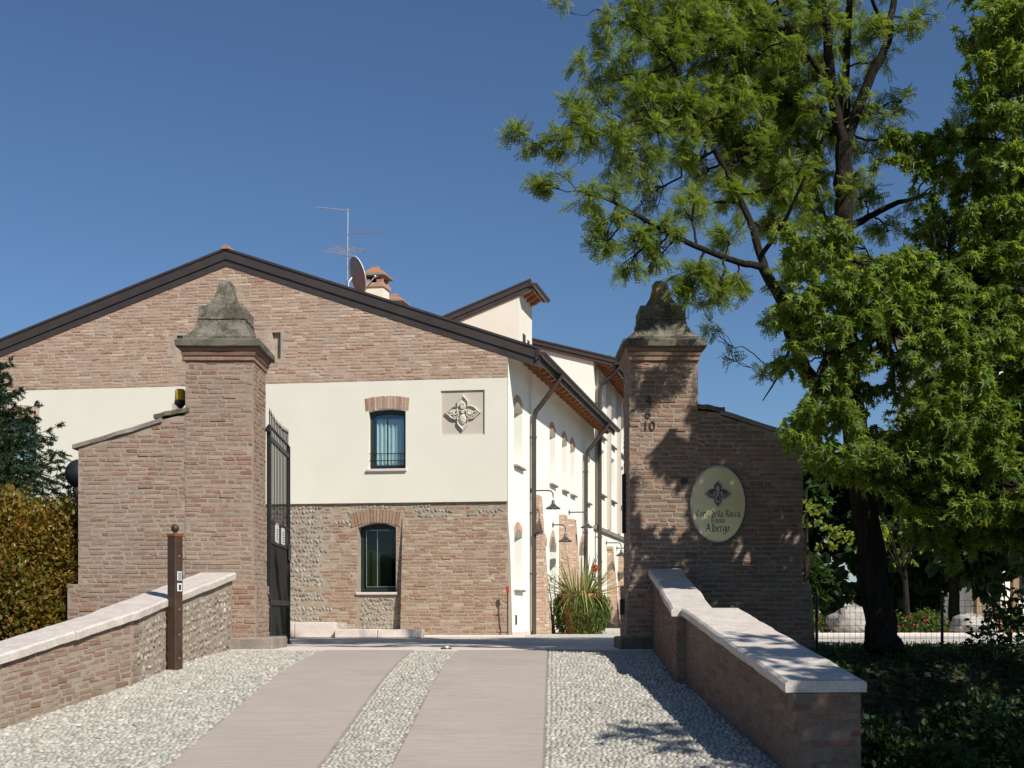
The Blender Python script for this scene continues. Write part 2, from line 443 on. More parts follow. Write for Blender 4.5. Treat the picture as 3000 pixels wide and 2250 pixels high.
# ------------------------------------------------------------------ masonry laid piece by piece
def lay(u0, u1, z0, z1, pitch=.0615, length=.215, gap=.013, keep=None, uf=None, jit=.004, minw=.05, wild=.0):
    """courses of bricks over a rectangle; uf(z) -> (u0, u1) narrows a course; keep(u, z, w, h) drops or trims bricks"""
    rows = []
    nz = max(1, int(round((z1 - z0) / pitch))); p = (z1 - z0) / nz
    for k in range(nz):
        z = z0 + k * p
        a, b = (u0, u1) if uf is None else uf(z + p / 2)
        if b - a < minw: continue
        u = a - (rng.random() * length if k % 2 else rng.random() * .5 * length)
        while u < b - .01:
            r = rng.random()
            w = length * (1 if r < .62 else (.5 if r < .86 else .75)) * (1 + rng.normal() * .05)
            s, e = max(u, a), min(u + w, b)
            u += w
            w2 = e - s - gap
            if w2 < minw: continue
            zz = z + gap * .5 + rng.normal() * jit
            hh = p - gap + rng.normal() * jit
            if keep is not None and not keep(s + gap / 2, zz, w2, hh): continue
            rows.append((s + gap / 2, zz, w2, hh, max(-.001, .0025 + rng.normal() * .0022 + (rng.random() < wild) * .008)))
    return rows

def brick_arrays(rows, depth=.05, ch=.008):
    R = np.array(rows, float)
    u, z, w, h, p = R.T
    n = len(R)
    c = np.minimum(ch, np.minimum(w, h) * .2)
    V = np.zeros((n, 12, 3))
    for i, (a, b) in enumerate(((0, 0), (1, 0), (1, 1), (0, 1))):
        su = np.where(a == 0, 1, -1); sz = np.where(b == 0, 1, -1)
        V[:, i, 0] = u + a * w + su * c; V[:, i, 2] = z + b * h + sz * c; V[:, i, 1] = p
        V[:, 4 + i, 0] = u + a * w; V[:, 4 + i, 2] = z + b * h; V[:, 4 + i, 1] = p - c
        V[:, 8 + i, 0] = u + a * w; V[:, 8 + i, 2] = z + b * h; V[:, 8 + i, 1] = p - depth
    j = rng.normal(size=(n, 4, 3)) * np.array([.006, .0012, .004])
    V[:, 0:4] += j; V[:, 4:8] += j
    F = [[0, 1, 2, 3]]
    for a in range(4):
        b = (a + 1) % 4
        F.append([4 + a, 4 + b, b, a]); F.append([8 + a, 8 + b, 4 + b, 4 + a])
    return V, np.array(F)

BRICK_MESH = {}
def brick_variants(mat):
    if mat.name not in BRICK_MESH:
        out = []
        for k in range(8):
            w = .25 if k < 5 else .125
            V, F = brick_arrays([(0, 0, w, .055, .0)], .05)
            V = V[0] / np.array([w, .05, .055])
            out.append(MB().add(V, F).mesh('brick', mat))
        BRICK_MESH[mat.name] = out
    return BRICK_MESH[mat.name]

def set_masonry(parent, faces, mat, n_single=300, name='brick', rest='brickwork'):
    """faces: [(frame, rows)]; the pieces that show largest are objects of their own, the rest one joined part"""
    allr = []
    for fi, (fr, rows) in enumerate(faces):
        for r in rows:
            c = fr((r[0] + r[2] / 2, 0, r[1] + r[3] / 2))
            d2 = (c[0]) ** 2 + c[1] ** 2 + (c[2] - EYE) ** 2
            nrm = fr.M[1]; view = np.array([0, 0, EYE]) - c
            facing = float(nrm @ view) / math.sqrt(d2)
            allr.append((r[2] * r[3] * max(facing, 0) / d2, fi, r))
    allr.sort(key=lambda t: -t[0])
    single, others = allr[:n_single], allr[n_single:]
    var = brick_variants(mat)
    for _, fi, r in single:
        fr = faces[fi][0]
        me = var[rng.integers(0, 5) if r[2] > .18 else rng.integers(5, 8)]
        o = bpy.data.objects.new(name, me); COL.objects.link(o); o.parent = parent
        p = fr((r[0], r[4], r[1]))
        U, Nn, V = fr.M
        mt = Matrix(((U[0] * r[2], Nn[0] * .05, V[0] * r[3], p[0]), (U[1] * r[2], Nn[1] * .05, V[1] * r[3], p[1]), (U[2] * r[2], Nn[2] * .05, V[2] * r[3], p[2]), (0, 0, 0, 1)))
        o.matrix_basis = mt
    if others:
        mb = MB()
        for fi, (fr, _) in enumerate(faces):
            rows = [t[2] for t in others if t[1] == fi]
            if not rows: continue
            V, F = brick_arrays(rows)
            n = len(V)
            ff = (F[None] + (np.arange(n) * 12)[:, None, None]).reshape(-1, 4)
            mb.add(fr(V.reshape(-1, 3)), ff)
        tag(mb.build(rest, mat, parent), kind='stuff')

# low-polygon pebble used for cobbles and river-stone walls
def pebble_template(flat=.6):
    V = [(0, 0, .5)]; n = 7
    for k in range(n):
        a = 2 * math.pi * k / n; V.append((.34 * math.cos(a), .34 * math.sin(a), .36))
    for k in range(n):
        a = 2 * math.pi * (k + .5) / n; V.append((.5 * math.cos(a), .5 * math.sin(a), 0))
    F = []
    for k in range(n):
        k2 = (k + 1) % n
        F += [[0, 1 + k, 1 + k2], [1 + k, 1 + n + k, 1 + k2], [1 + k2, 1 + n + k, 1 + n + k2]]
    return np.array(V), np.array(F)
PEB_V, PEB_F = pebble_template()
PEB_MESH = {}
def pebbles(parent, pos, X, Z, scale, mat, n_single=300, name='cobble', rest='cobbles'):
    pos = np.asarray(pos); X = np.asarray(X); Z = np.asarray(Z); scale = np.asarray(scale)
    d2 = (pos[:, 0] ** 2 + pos[:, 1] ** 2 + (pos[:, 2] - EYE) ** 2)
    # what the picture shows of a piece: size over distance, nothing left of the frame
    infr = (np.abs(pos[:, 0] / pos[:, 1]) < .41) & ((EYE - pos[:, 2]) / pos[:, 1] < .125)
    order = np.argsort(-(scale[:, 0] * scale[:, 1] / d2) * np.where(infr, 1, 1e-3))
    s, r = order[:n_single], order[n_single:]
    if mat.name not in PEB_MESH:
        PEB_MESH[mat.name] = []
        for k in range(8):
            v = PEB_V * (1 + rng.normal(size=(len(PEB_V), 1)) * .08)
            me = MB().add(v, PEB_F).mesh(name, mat, True)
            PEB_MESH[mat.name].append(me)
    for i in s:
        o = bpy.data.objects.new(name, PEB_MESH[mat.name][int(rng.integers(0, 8))]); COL.objects.link(o); o.parent = parent
        x = X[i] / np.linalg.norm(X[i]); y = np.cross(Z[i], x); y /= np.linalg.norm(y); z = np.cross(x, y)
        a, b, c = x * scale[i, 0], y * scale[i, 1], z * scale[i, 2]
        o.matrix_basis = Matrix(((a[0], b[0], c[0], pos[i][0]), (a[1], b[1], c[1], pos[i][1]), (a[2], b[2], c[2], pos[i][2]), (0, 0, 0, 1)))
    if len(r):
        mb = MB()
        instance(mb, PEB_V, PEB_F, pos[r], X[r], Z[r], scale[r] * (1 + rng.normal(size=(len(r), 3)) * .06))
        tag(mb.build(rest, mat, parent, smooth=True), kind='stuff')

# ------------------------------------------------------------------ ground, bridge deck
ZY = np.array([-40, 0, 3, 6, 8, 9.68, 10, 11.36, 13, 14.4, 15, 15.8, 16.5, 60])
ZZ = np.array([-1.1, -1.1, -1.09, -1.0, -.86, -.70, -.655, -.475, -.245, -.10, -.055, -.02, 0., 0.])
_yy = np.linspace(-40, 60, 2001)
_zz = np.convolve(np.pad(np.interp(_yy, ZY, ZZ), 15, mode='edge'), np.ones(31) / 31, mode='valid')
def zr(y): return np.interp(y, _yy, _zz)
def XR(y): return .46 - .034 * (16.5 - y)            # right edge of the right wheel track
LW = [(-3.64, 16.42), (-3.92, 13.0), (-4.46, 11.0), (-5.25, 8.1), (-6.6, 3.2)]      # inner line of the left parapet
RW = [(1.83, 16.42), (1.70, 13.06), (1.80, 13.05), (2.09, 9.4), (2.75, 0)]            # inner line of the right parapet
def xl(y): p = LW[::-1]; return np.interp(y, [a[1] for a in p], [a[0] for a in p])
def xrr(y): p = RW[::-1]; return np.interp(y, [a[1] for a in p], [a[0] for a in p])

def terrain_h(x, y):
    edge = 17.6 - 2.3 * np.clip((x - 2.6) / 1., 0, 1)
    s = np.clip((edge - y) / 5.5, 0, 1); s = s * s * (3 - 2 * s)
    moat = -.05 - 2.3 * s
    f = np.clip((6.5 - y) / 4.5, 0, 1); f = f * f * (3 - 2 * f)
    h = moat + f * (-1.2 - moat)
    wob = .06 * np.sin(x * 1.7 + y * .6) + .05 * np.sin(y * 2.1 - x * .8)
    off = np.clip((np.abs(y - 12) - 2) / 6, 0, 1)
    return h + wob * (1 - np.clip((y - 14) / 2, 0, 1)) * (1 - f)
gx = np.concatenate([np.linspace(-260, -22, 12), np.linspace(-20, 20, 81), np.linspace(22, 260, 12)])
gy = np.concatenate([np.linspace(-260, -8, 10), np.linspace(-6, 26, 81), np.linspace(28, 420, 18)])
GX, GY = np.meshgrid(gx, gy)
GZ = terrain_h(GX, GY)
nxg, nyg = len(gx), len(gy)
ii = (np.arange(nyg - 1)[:, None] * nxg + np.arange(nxg - 1)[None]).ravel()
struct(MB().add(np.stack([GX, GY, GZ], -1).reshape(-1, 3), np.stack([ii, ii + 1, ii + nxg + 1, ii + nxg], -1)).build('ground', M['soil'], smooth=True))

def sheet(name, fa, fb, y0, y1, dz, mat, nx=8, ny=80):
    ys = np.linspace(y0, y1, ny); t = np.linspace(0, 1, nx)
    a, b = fa(ys), fb(ys)
    X = a[:, None] + (b - a)[:, None] * t[None]; Y = np.repeat(ys[:, None], nx, 1); Z = zr(Y) + dz
    i = (np.arange(ny - 1)[:, None] * nx + np.arange(nx - 1)[None]).ravel()
    mb = MB().add(np.stack([X, Y, Z], -1).reshape(-1, 3), np.stack([i, i + 1, i + nx + 1, i + nx], -1))
    # a solid edge, so that the sheet is a slab
    for xs in (X[:, 0], X[:, -1]):
        top = np.stack([xs, ys, zr(ys) + dz], -1); bot = top - np.array([0, 0, .12])
        k = np.arange(ny - 1)
        mb.add(np.concatenate([top, bot]), np.stack([k, k + 1, ny + k + 1, ny + k], -1))
    return mb.build(name, mat, smooth=False)

w1, w2, w3 = 1.15, 1.72, 2.87
struct(sheet('bridge_deck', lambda y: xl(y) - .25, lambda y: xrr(y) + .25, -12, 16.6, -.010, M['cobble_bed'], 16))
TRACK_R = struct(sheet('wheel_track', lambda y: XR(y) - w1, lambda y: XR(y), -12, 16.35, .004, M['track'], 4))
TRACK_L = struct(sheet('wheel_track', lambda y: XR(y) - w3, lambda y: XR(y) - w2, -12, 16.35, .004, M['track'], 4))
# paving inside the gate
mb = MB(); box(mb, -3.9, 2.2, 16.36, 17.9, -.2, .003)
struct(mb.build('threshold', M['stone_white']))
mb = MB(); mb.add([(-16, 17.902, -.004), (22, 17.902, -.004), (22, 62, -.004), (-16, 62, -.004)], [[0, 1, 2, 3]])
struct(mb.build('courtyard', M['gravel']))

def cobble_field(name, fa, fb, y0, y1, size, turn):
    """pebbles packed in uneven rows between two lines, each one a stone of its own"""
    pos, X, Z, S = [], [], [], []
    y = y0
    while y < y1:
        a, b = float(fa(y)), float(fb(y)); x = a + .01
        dy = size * .80
        while x < b - .01:
            l = size * rng.uniform(.75, 1.45); wd = size * rng.uniform(.62, .95)
            px = x + wd / 2; py = y + rng.normal() * size * .22
            x += wd * .93
            if px + wd * .4 > b: break
            pos.append((px, py, float(zr(py)) - .020 + rng.normal() * .003))
            ang = turn + rng.normal() * .55
            X.append((math.cos(ang), math.sin(ang), rng.normal() * .10)); Z.append((rng.normal() * .14, rng.normal() * .14, 1))
            S.append((l, wd, size * rng.uniform(.60, .90)))
        y += dy
    root = thing(name, None, None)
    tag(root, kind='structure')
    pebbles(root, pos, X, Z, S, M['cobble'])
    return root
cobble_field('cobble_paving', lambda y: xl(y), lambda y: XR(y) - w3 - .004, 7.6, 16.32, .064, 1.2)
cobble_field('cobble_strip', lambda y: XR(y) - w2 + .004, lambda y: XR(y) - w1 - .004, 7.6, 16.32, .056, 1.57)
cobble_field('cobble_paving', lambda y: XR(y) + .004, lambda y: xrr(y), 7.6, 16.32, .062, 1.4)

# ------------------------------------------------------------------ parapets
def parapet(name, label, line, tops, thick, capw, side, ends):
    """line: inner points from the gate outwards; tops: z of the cap's top at each; thick/capw per segment; side=+1 when the wall lies right of its inner line"""
    root = thing(name, label, 'parapet')
    for k in range(len(line) - 1):
        kind = ends[k]
        if kind is None: continue
        (xa, ya), (xb, yb) = line[k], line[k + 1]
        A = np.array([xa, ya, 0.]); B = np.array([xb, yb, 0.]); Ln = np.linalg.norm(B - A)
        U = (B - A) / Ln; Nn = np.array([-U[1], U[0], 0]) * 1.0
        if Nn[0] * side > 0: Nn = -Nn
        th = thick[k]; za, zb = tops[k], tops[k + 1]; ct = .085
        fr = frame(A, U, Nn)
        low = -2.6
        # core wall, slightly battered on its outer side
        mb = MB()
        cv = fr([(0, -.002, low), (Ln, -.002, low), (Ln, -th, low), (0, -th, low), (0, -.002, za - ct - .004), (Ln, -.002, zb - ct - .004), (Ln, -th, zb - ct - .004), (0, -th, za - ct - .004)])
        mb.add(cv, BOXF[:, ::-1] if side > 0 else BOXF)
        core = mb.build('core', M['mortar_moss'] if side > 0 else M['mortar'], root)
        # stone cap in slabs, with an uneven worn edge
        nsl = max(1, int(round(Ln / 1.35)))
        for q in range(nsl):
            t0, t1 = Ln * q / nsl, Ln * (q + 1) / nsl - .006
            m = 10; mb = MB()
            tt = np.linspace(t0, t1, m)
            zt = za + (zb - za) * tt / Ln
            w = capw[k]; over = .045
            e1 = over + np.convolve(rng.normal(size=m + 4) * .010, np.ones(3) / 3, 'same')[2:-2]
            e2 = over + np.convolve(rng.normal(size=m + 4) * .010, np.ones(3) / 3, 'same')[2:-2]
            zu = zt + rng.normal(size=m) * .002
            c = .018
            prof = [(e1, zu - ct), (e1 + .004, zu - c), (e1 - c, zu), (-(w - over) - (e2 - over) + c, zu), (-(w - over) - (e2 - over) - .004, zu - c), (-(w - over) - (e2 - over), zu - ct)]
            V = np.concatenate([fr(np.stack([tt, pu, pz], -1)) for pu, pz in prof])
            F = []
            for a in range(6):
                b = (a + 1) % 6
                for i in range(m - 1):
                    F.append([a * m + i, b * m + i, b * m + i + 1, a * m + i + 1] if side > 0 else [a * m + i + 1, b * m + i + 1, b * m + i, a * m + i])
            e0 = [a * m for a in range(6)]; eL = [a * m + m - 1 for a in range(6)]
            F += [e0, eL[::-1]]
            mb.add(V, F); mb.build('cap_slab', M['stone_pale'], root)
        topf = lambda u: za + (zb - za) * u / Ln - ct - .012
        gz = lambda u: float(zr(ya + (yb - ya) * u / Ln)) - .06
        slope = (zb - za) / Ln
        # the courses run with the slope of the wall
        V = np.array([0, 0, 1.0]); Us = np.array([U[0], U[1], slope])
        frs = frame(fr((0, 0, za - ct - .012)), Us, Nn, V)
        hgt = 1.15
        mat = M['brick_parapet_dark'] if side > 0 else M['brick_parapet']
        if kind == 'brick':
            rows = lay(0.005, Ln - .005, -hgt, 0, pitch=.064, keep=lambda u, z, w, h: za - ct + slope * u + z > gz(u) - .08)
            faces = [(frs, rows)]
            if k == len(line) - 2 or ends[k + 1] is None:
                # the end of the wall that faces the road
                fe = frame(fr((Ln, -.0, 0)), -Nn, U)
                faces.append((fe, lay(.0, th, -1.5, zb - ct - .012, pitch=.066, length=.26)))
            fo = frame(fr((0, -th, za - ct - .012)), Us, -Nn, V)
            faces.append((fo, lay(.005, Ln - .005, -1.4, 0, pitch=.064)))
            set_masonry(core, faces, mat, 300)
        else:
            # river stones bedded in mortar, brick at the two ends
            pos, X, Z, S = [], [], [], []
            u = .0
            zz = -.02
            while True:
                zz -= rng.uniform(.075, .11)
                if zz < -hgt: break
                u = .1 + rng.random() * .06
                while u < Ln - .2:
                    s = rng.uniform(.06, .13)
                    if za - ct + slope * u + zz > gz(u) - .05:
                        pos.append(frs((u, -.014, zz + rng.normal() * .012)))
                        an = rng.normal() * .6
                        X.append(U * math.cos(an) + V * math.sin(an)); Z.append(Nn)
                        S.append((s, s * rng.uniform(.55, .85), rng.uniform(.035, .075)))
                    u += s * .95
            pebbles(core, pos, X, Z, S, M['river_stone'], 300, 'stone', 'stonework')
            rows = lay(Ln - .22, Ln - .004, -hgt, 0, pitch=.066, keep=lambda u, z, w, h: za - ct + slope * u + z > gz(u) - .08)
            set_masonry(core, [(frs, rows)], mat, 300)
    return root
parapet('bridge_parapet', 'low river stone and brick bridge wall with pale coping beside the brown intercom post', LW, [1.0, .49, .13, -.30, -.75], [.40] * 4, [.47] * 4, -1, ['stone', 'brick', 'brick', None])
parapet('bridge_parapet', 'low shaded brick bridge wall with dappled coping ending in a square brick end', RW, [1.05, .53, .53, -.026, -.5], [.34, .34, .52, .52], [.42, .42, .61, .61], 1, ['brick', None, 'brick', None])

# ------------------------------------------------------------------ gate piers with wing walls
PF = 16.5; PD = .86
def finial(name, cx, cy, mats, parent, erode):
    def ring(h, z, rough):
        P = []
        m = 6
        for s in range(4):
            for t in np.linspace(-1, 1, m, endpoint=False):
                p = [(t, -1), (1, t), (-t, 1), (-1, -t)][s]
                P.append((cx + p[0] * h + rng.normal() * rough, cy + p[1] * h + rng.normal() * rough, z + rng.normal() * rough * .6))
        return P
    def stack(nm, prof, mat, rough):
        rings = [ring(h, z, rough) for h, z in prof]
        k = len(rings[0]); V = sum(rings, []); F = []
        for i in range(len(rings) - 1):
            for j in range(k):
                F.append([i * k + j, i * k + (j + 1) % k, (i + 1) * k + (j + 1) % k, (i + 1) * k + j])
        F += [list(range(k))[::-1], [(len(rings) - 1) * k + j for j in range(k)]]
        return MB().add(V, F).build(nm, mat, parent)
    stack('cornice', [(.447, 3.765), (.462, 3.775), (.462, 3.815), (.447, 3.822), (.476, 3.835), (.490, 3.872), (.470, 3.882), (.500, 3.9), (.505, 3.93)], mats[0], .002)
    stack('cap_stone', [(.535, 3.932), (.552, 3.945), (.552, 4.02), (.530, 4.042), (.47, 4.046)], mats[1], .004)
    stack('finial_base', [(.462, 4.046), (.465, 4.085), (.425, 4.115), (.372, 4.17), (.330, 4.245), (.305, 4.335)], mats[2], .004)
    stack('finial_block', [(.292, 4.335), (.315, 4.345), (.315, 4.365), (.300, 4.372), (.300, 4.505), (.285, 4.53), (.23, 4.535)], mats[2], .004)
    stack('finial_tip', [(.222, 4.533), (.218, 4.55), (.178, 4.60), (.142, 4.665), (.116, 4.74), (.098, 4.82), (.088, 4.875), (.062, 4.905)], mats[3], .004 + erode)

def coping(root, pts, y0, y1, mat, over=.05, t=.06):
    (xa, za), (xb, zb) = pts
    mb = MB(); m = 7
    xs = np.linspace(xa, xb, m); zs = np.linspace(za, zb, m) + rng.normal(size=m) * .006
    prof = [(y0 - over, -t), (y0 - over - .008, -.015), (y0 - over + .02, 0), (y1 + over - .02, 0), (y1 + over, -.015), (y1 + over, -t)]
    V = np.concatenate([np.stack([xs, py + rng.normal(size=m) * .006, zs + pz], -1) for py, pz in prof])
    F = []
    for a in range(6):
        b = (a + 1) % 6
        for i in range(m - 1): F.append([a * m + i, a * m + i + 1, b * m + i + 1, b * m + i])
    F += [[a * m for a in range(6)], [a * m + m - 1 for a in range(5, -1, -1)]]
    mb.add(V, F); mb.build('coping', mat, root)

def gate_pier(name, label, x0, x1, sgn, wing_end, wing_pts, mats, brick, mortar, wbrick):
    """sgn = -1: its wing wall runs to the left, +1: to the right"""
    root = thing(name, label, 'gate pier')
    ytop = 3.77; ps = .045
    # shaft core, and a lower part a little wider
    mb = MB(); box(mb, x0 + .0015, x1 - .0015, PF + .0015, PF + PD - .0015, -.9, ytop)
    shaft = mb.build('shaft', mortar, root)
    mb = MB(); box(mb, x0 - ps + .0015, x1 + ps - .0015, PF - ps + .0015, PF + PD + ps - .0015, -.9, .84)
    base = mb.build('base', mortar, root)
    F = frame((x0, PF, 0), (1, 0, 0), (0, -1, 0)); w = x1 - x0
    Lf = frame((x0, PF + PD, 0), (0, -1, 0), (-1, 0, 0)); Rf = frame((x1, PF, 0), (0, 1, 0), (1, 0, 0))
    set_masonry(shaft, [(F, lay(0, w, .85, ytop, wild=.02)), (Lf, lay(.01, PD - .055, .85, ytop)), (Rf, lay(.055, PD - .01, .85, ytop))], brick, 300)
    Fb = frame((x0 - ps, PF - ps, 0), (1, 0, 0), (0, -1, 0)); wb = w + 2 * ps
    Lb = frame((x0 - ps, PF + PD + ps, 0), (0, -1, 0), (-1, 0, 0)); Rb = frame((x1 + ps, PF - ps, 0), (0, 1, 0), (1, 0, 0))
    set_masonry(base, [(Fb, lay(0, wb, .02, .84, wild=.04)), (Lb, lay(.01, PD + ps, .02, .84)), (Rb, lay(.055, PD + 2 * ps - .01, .02, .84))], brick, 300)
    mb = MB()
    if sgn < 0: cbox(mb, x0 + .25, x1 + .28, PF - .13, PF + PD + .1, -.6, .155, .02)
    else: cbox(mb, x0 - .13, x1 + .05, PF - .13, PF + PD + .1, -.6, .155, .02)
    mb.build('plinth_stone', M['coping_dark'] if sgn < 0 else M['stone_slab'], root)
    finial(name, (x0 + x1) / 2, PF + PD / 2, mats, root, .004 if sgn > 0 else 0)
    # wing wall
    xw = x0 if sgn < 0 else x1
    wy0, wy1 = PF + .010, PF + .55
    a, b = (wing_end, xw) if sgn < 0 else (xw, wing_end)
    px = [p[0] for p in wing_pts]; pz = [p[1] for p in wing_pts]
    top = lambda x: np.interp(x, px, pz)
    poly = [(a, -.9), (b, -.9)] + [(x, z - .05) for x, z in reversed(wing_pts)]
    fw = frame((0, wy0, 0), (1, 0, 0), (0, -1, 0))
    mb = MB(); prism(mb, poly, -(wy1 - wy0), -.0015, fw)
    wing = mb.build('wing_wall', mortar, root)
    rows = lay(a, b, .86, 3.3, wild=.02, keep=lambda u, z, ww, h: z + h < min(top(u), top(u + ww)) - .045)
    set_masonry(wing, [(fw, rows)], wbrick, 300)
    s_end = frame((a if sgn < 0 else b, wy1 if sgn < 0 else wy0, 0), (0, -1 if sgn < 0 else 1, 0), (sgn, 0, 0))
    ze = pz[0] if sgn < 0 else pz[-1]
    # plinth of the wing
    mb = MB()
    ao, bo = (a - .12, b) if sgn < 0 else (a, b + .2)
    prism(mb, [(ao, -1.6), (bo, -1.6), (bo, .85), (ao, .85)] if sgn < 0 else [(ao, -1.6), (bo + .06, -1.6), (bo - .1, .85), (ao, .85)], -(wy1 - wy0) - .06, .0585, fw)
    wp = mb.build('wing_plinth', mortar, root)
    fp = frame((0, wy0 - .06, 0), (1, 0, 0), (0, -1, 0))
    rows2 = lay(ao, bo - (0 if sgn < 0 else .1), -.5, .855, wild=.03, uf=(lambda z: (ao, bo)) if sgn < 0 else (lambda z: (ao, bo - .1 + (.855 - z) * .065)))
    fe = frame((a - .12 if sgn < 0 else b + .1, wy1 + .06 if sgn < 0 else wy0 - .06, 0), (0, -1 if sgn < 0 else 1, 0), (sgn, 0, 0))
    set_masonry(wp, [(fp, rows2)] + ([(s_end, lay(.0, wy1 - wy0, .86, ze - .06))] if True else []), wbrick, 300)
    return root

# stone copings on the wings follow the slope, in two lengths
LWT = [(-5.67, 2.68), (-4.62, 3.0), (-4.60, 3.05), (-4.27, 3.12)]
RWT = [(2.43, 3.17), (2.72, 3.14), (2.74, 3.10), (3.80, 2.77)]
lp = gate_pier('gate_pier', 'sunlit brick gate pier with grey stone finial and an amber warning lamp on its side', -4.27, -3.385, -1, -5.67, LWT,
               (M['brick_pier'], M['stone_slab'], M['stone_cap'], M['stone_cap']), M['brick_pier'], M['mortar'], M['brick_pier'])
coping(lp, [(-5.74, 2.67), (-4.57, 3.025)], PF + .03, PF + .55, M['coping_dark'])
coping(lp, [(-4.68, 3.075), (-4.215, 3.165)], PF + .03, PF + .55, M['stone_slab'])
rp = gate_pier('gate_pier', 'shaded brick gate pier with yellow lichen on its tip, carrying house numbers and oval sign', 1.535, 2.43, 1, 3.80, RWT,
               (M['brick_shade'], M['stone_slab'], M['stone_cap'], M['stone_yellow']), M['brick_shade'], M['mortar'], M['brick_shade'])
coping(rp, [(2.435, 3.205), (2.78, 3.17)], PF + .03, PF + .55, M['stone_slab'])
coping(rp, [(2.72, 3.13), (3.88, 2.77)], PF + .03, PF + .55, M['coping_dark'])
mb = MB(); box(mb, 1.87 + .335, 1.87 + .42, PF - .02, PF + .1, 2.165, 2.235); mb.build('niche_block', M['black'], rp)

# ------------------------------------------------------------------ the house beyond the gate
C0 = np.array([-.08, 25., 0.])
Uf = np.array([-1, .145, 0]); Uf = Uf / np.linalg.norm(Uf)          # along the gable wall, leftwards
Nf = np.array([-.145, -1, 0]); Nf = Nf / np.linalg.norm(Nf)         # out of the gable wall
Us = np.array([.224, 1, 0]); Us = Us / np.linalg.norm(Us)           # along the side wall, away
Ns = np.array([1, -.224, 0]); Ns = Ns / np.linalg.norm(Ns)          # out of the side wall
FG = frame(C0, Uf, Nf)
FS = frame(C0, Us, Ns)
def HP(u, l, z): return C0 + np.asarray(u)[..., None] * Uf + np.asarray(l)[..., None] * Us + np.asarray(z)[..., None] * np.array([0, 0, 1.])
FH = lambda p: HP(np.asarray(p, float)[:, 0], np.asarray(p, float)[:, 1], np.asarray(p, float)[:, 2])    # house axes (u, l, z)

def wall_with_holes(mb, fr, u0, u1, z0, z1, holes, n=0., flip=False, mat=0, top=None):
    """front sheet of a wall split round its openings; holes: (u0, u1, z0, z1, rise, depth)"""
    us = sorted({u0, u1} | {h[0] for h in holes} | {h[1] for h in holes})
    zs = sorted({z0, z1} | {h[2] for h in holes} | {h[3] for h in holes})
    def q(pts):
        mb.add(fr([(a, n if len(p) == 2 else p[2], b) for p in pts for a, b in [p[:2]]]), [list(range(len(pts)))[::-1] if flip else list(range(len(pts)))], mat)
    for i in range(len(us) - 1):
        for j in range(len(zs) - 1):
            a, b, c, d = us[i], us[i + 1], zs[j], zs[j + 1]
            if any(h[0] <= a + 1e-6 and b - 1e-6 <= h[1] and h[2] <= c + 1e-6 and d - 1e-6 <= h[3] for h in holes): continue
            q([(a, c), (b, c), (b, d), (a, d)])
    for (a, b, c, d, rise, dep) in holes:
        # arch: the hole reaches d at its crown; the spandrels fill beside it
        m = 8; t = np.linspace(0, 1, m + 1)
        ua = a + (b - a) * t
        za = d - rise * (2 * t - 1) ** 2 if rise > 0 else np.full(m + 1, d)
        if rise > 0:
            for k in range(m):
                q([(ua[k], za[k]), (ua[k + 1], za[k + 1]), (ua[k + 1], d), (ua[k], d)])
        r = [(a, c)] + list(zip(ua, za)) + [(b, c)]
        for k in range(len(r)):
            p0, p1 = r[k], r[(k + 1) % len(r)]
            v = fr([(p0[0], n, p0[1]), (p1[0], n, p1[1]), (p1[0], n - dep, p1[1]), (p0[0], n - dep, p0[1])])
            mb.add(v, [[0, 1, 2, 3] if flip else [3, 2, 1, 0]], mat)

house = thing('guest_house', 'long low house with brick gable, cream plaster band and dark brown eaves beyond the gate', 'house')
ZP0, ZP1 = 2.67, 5.11          # plaster band
RIDGE_U, RIDGE_Z, SL = 5.8, 7.91, .345
def ztop(u): return RIDGE_Z - SL * np.abs(np.asarray(u) - RIDGE_U)
GL = 11.9                       # left end of the gable wall
WIN_LOW = (2.27, 3.05, .88, 2.27, .09, .24)
WINS_UP = [(2.06, 2.82, 3.35, 4.55, .045, .17), (6.13, 6.89, 3.35, 4.55, .045, .17), (9.95, 10.71, 3.35, 4.55, .045, .17)]
NICHE = (.46, 1.345, 4.0, 4.885)
LEN = 10.85                     # length of the low house along the side wall

# lower masonry wall
mb = MB(); wall_with_holes(mb, FG, 0, GL, -.3, ZP0 + .02, [WIN_LOW], -.002, True)
low = mb.build('stone_wall', M['mortar_old'], house)
# plaster band, proud of the masonry below, with window reveals and the sunken plaque
mb = MB()
wall_with_holes(mb, FG, 0, GL, ZP0, ZP1, WINS_UP + [NICHE + (0, .035)], .05, True)
mb.add(FG([(0, .05, ZP0), (GL, .05, ZP0), (GL, -.1, ZP0), (0, -.1, ZP0)]), [[0, 1, 2, 3]])
mb.build('plaster_band', M['plaster'], house)
mb = MB(); mb.add(FG([(NICHE[0], .0155, NICHE[2]), (NICHE[1], .0155, NICHE[2]), (NICHE[1], .0155, NICHE[3]), (NICHE[0], .0155, NICHE[3])]), [[3, 2, 1, 0]])
mb.build('plaque_panel', M['plaque'], house)
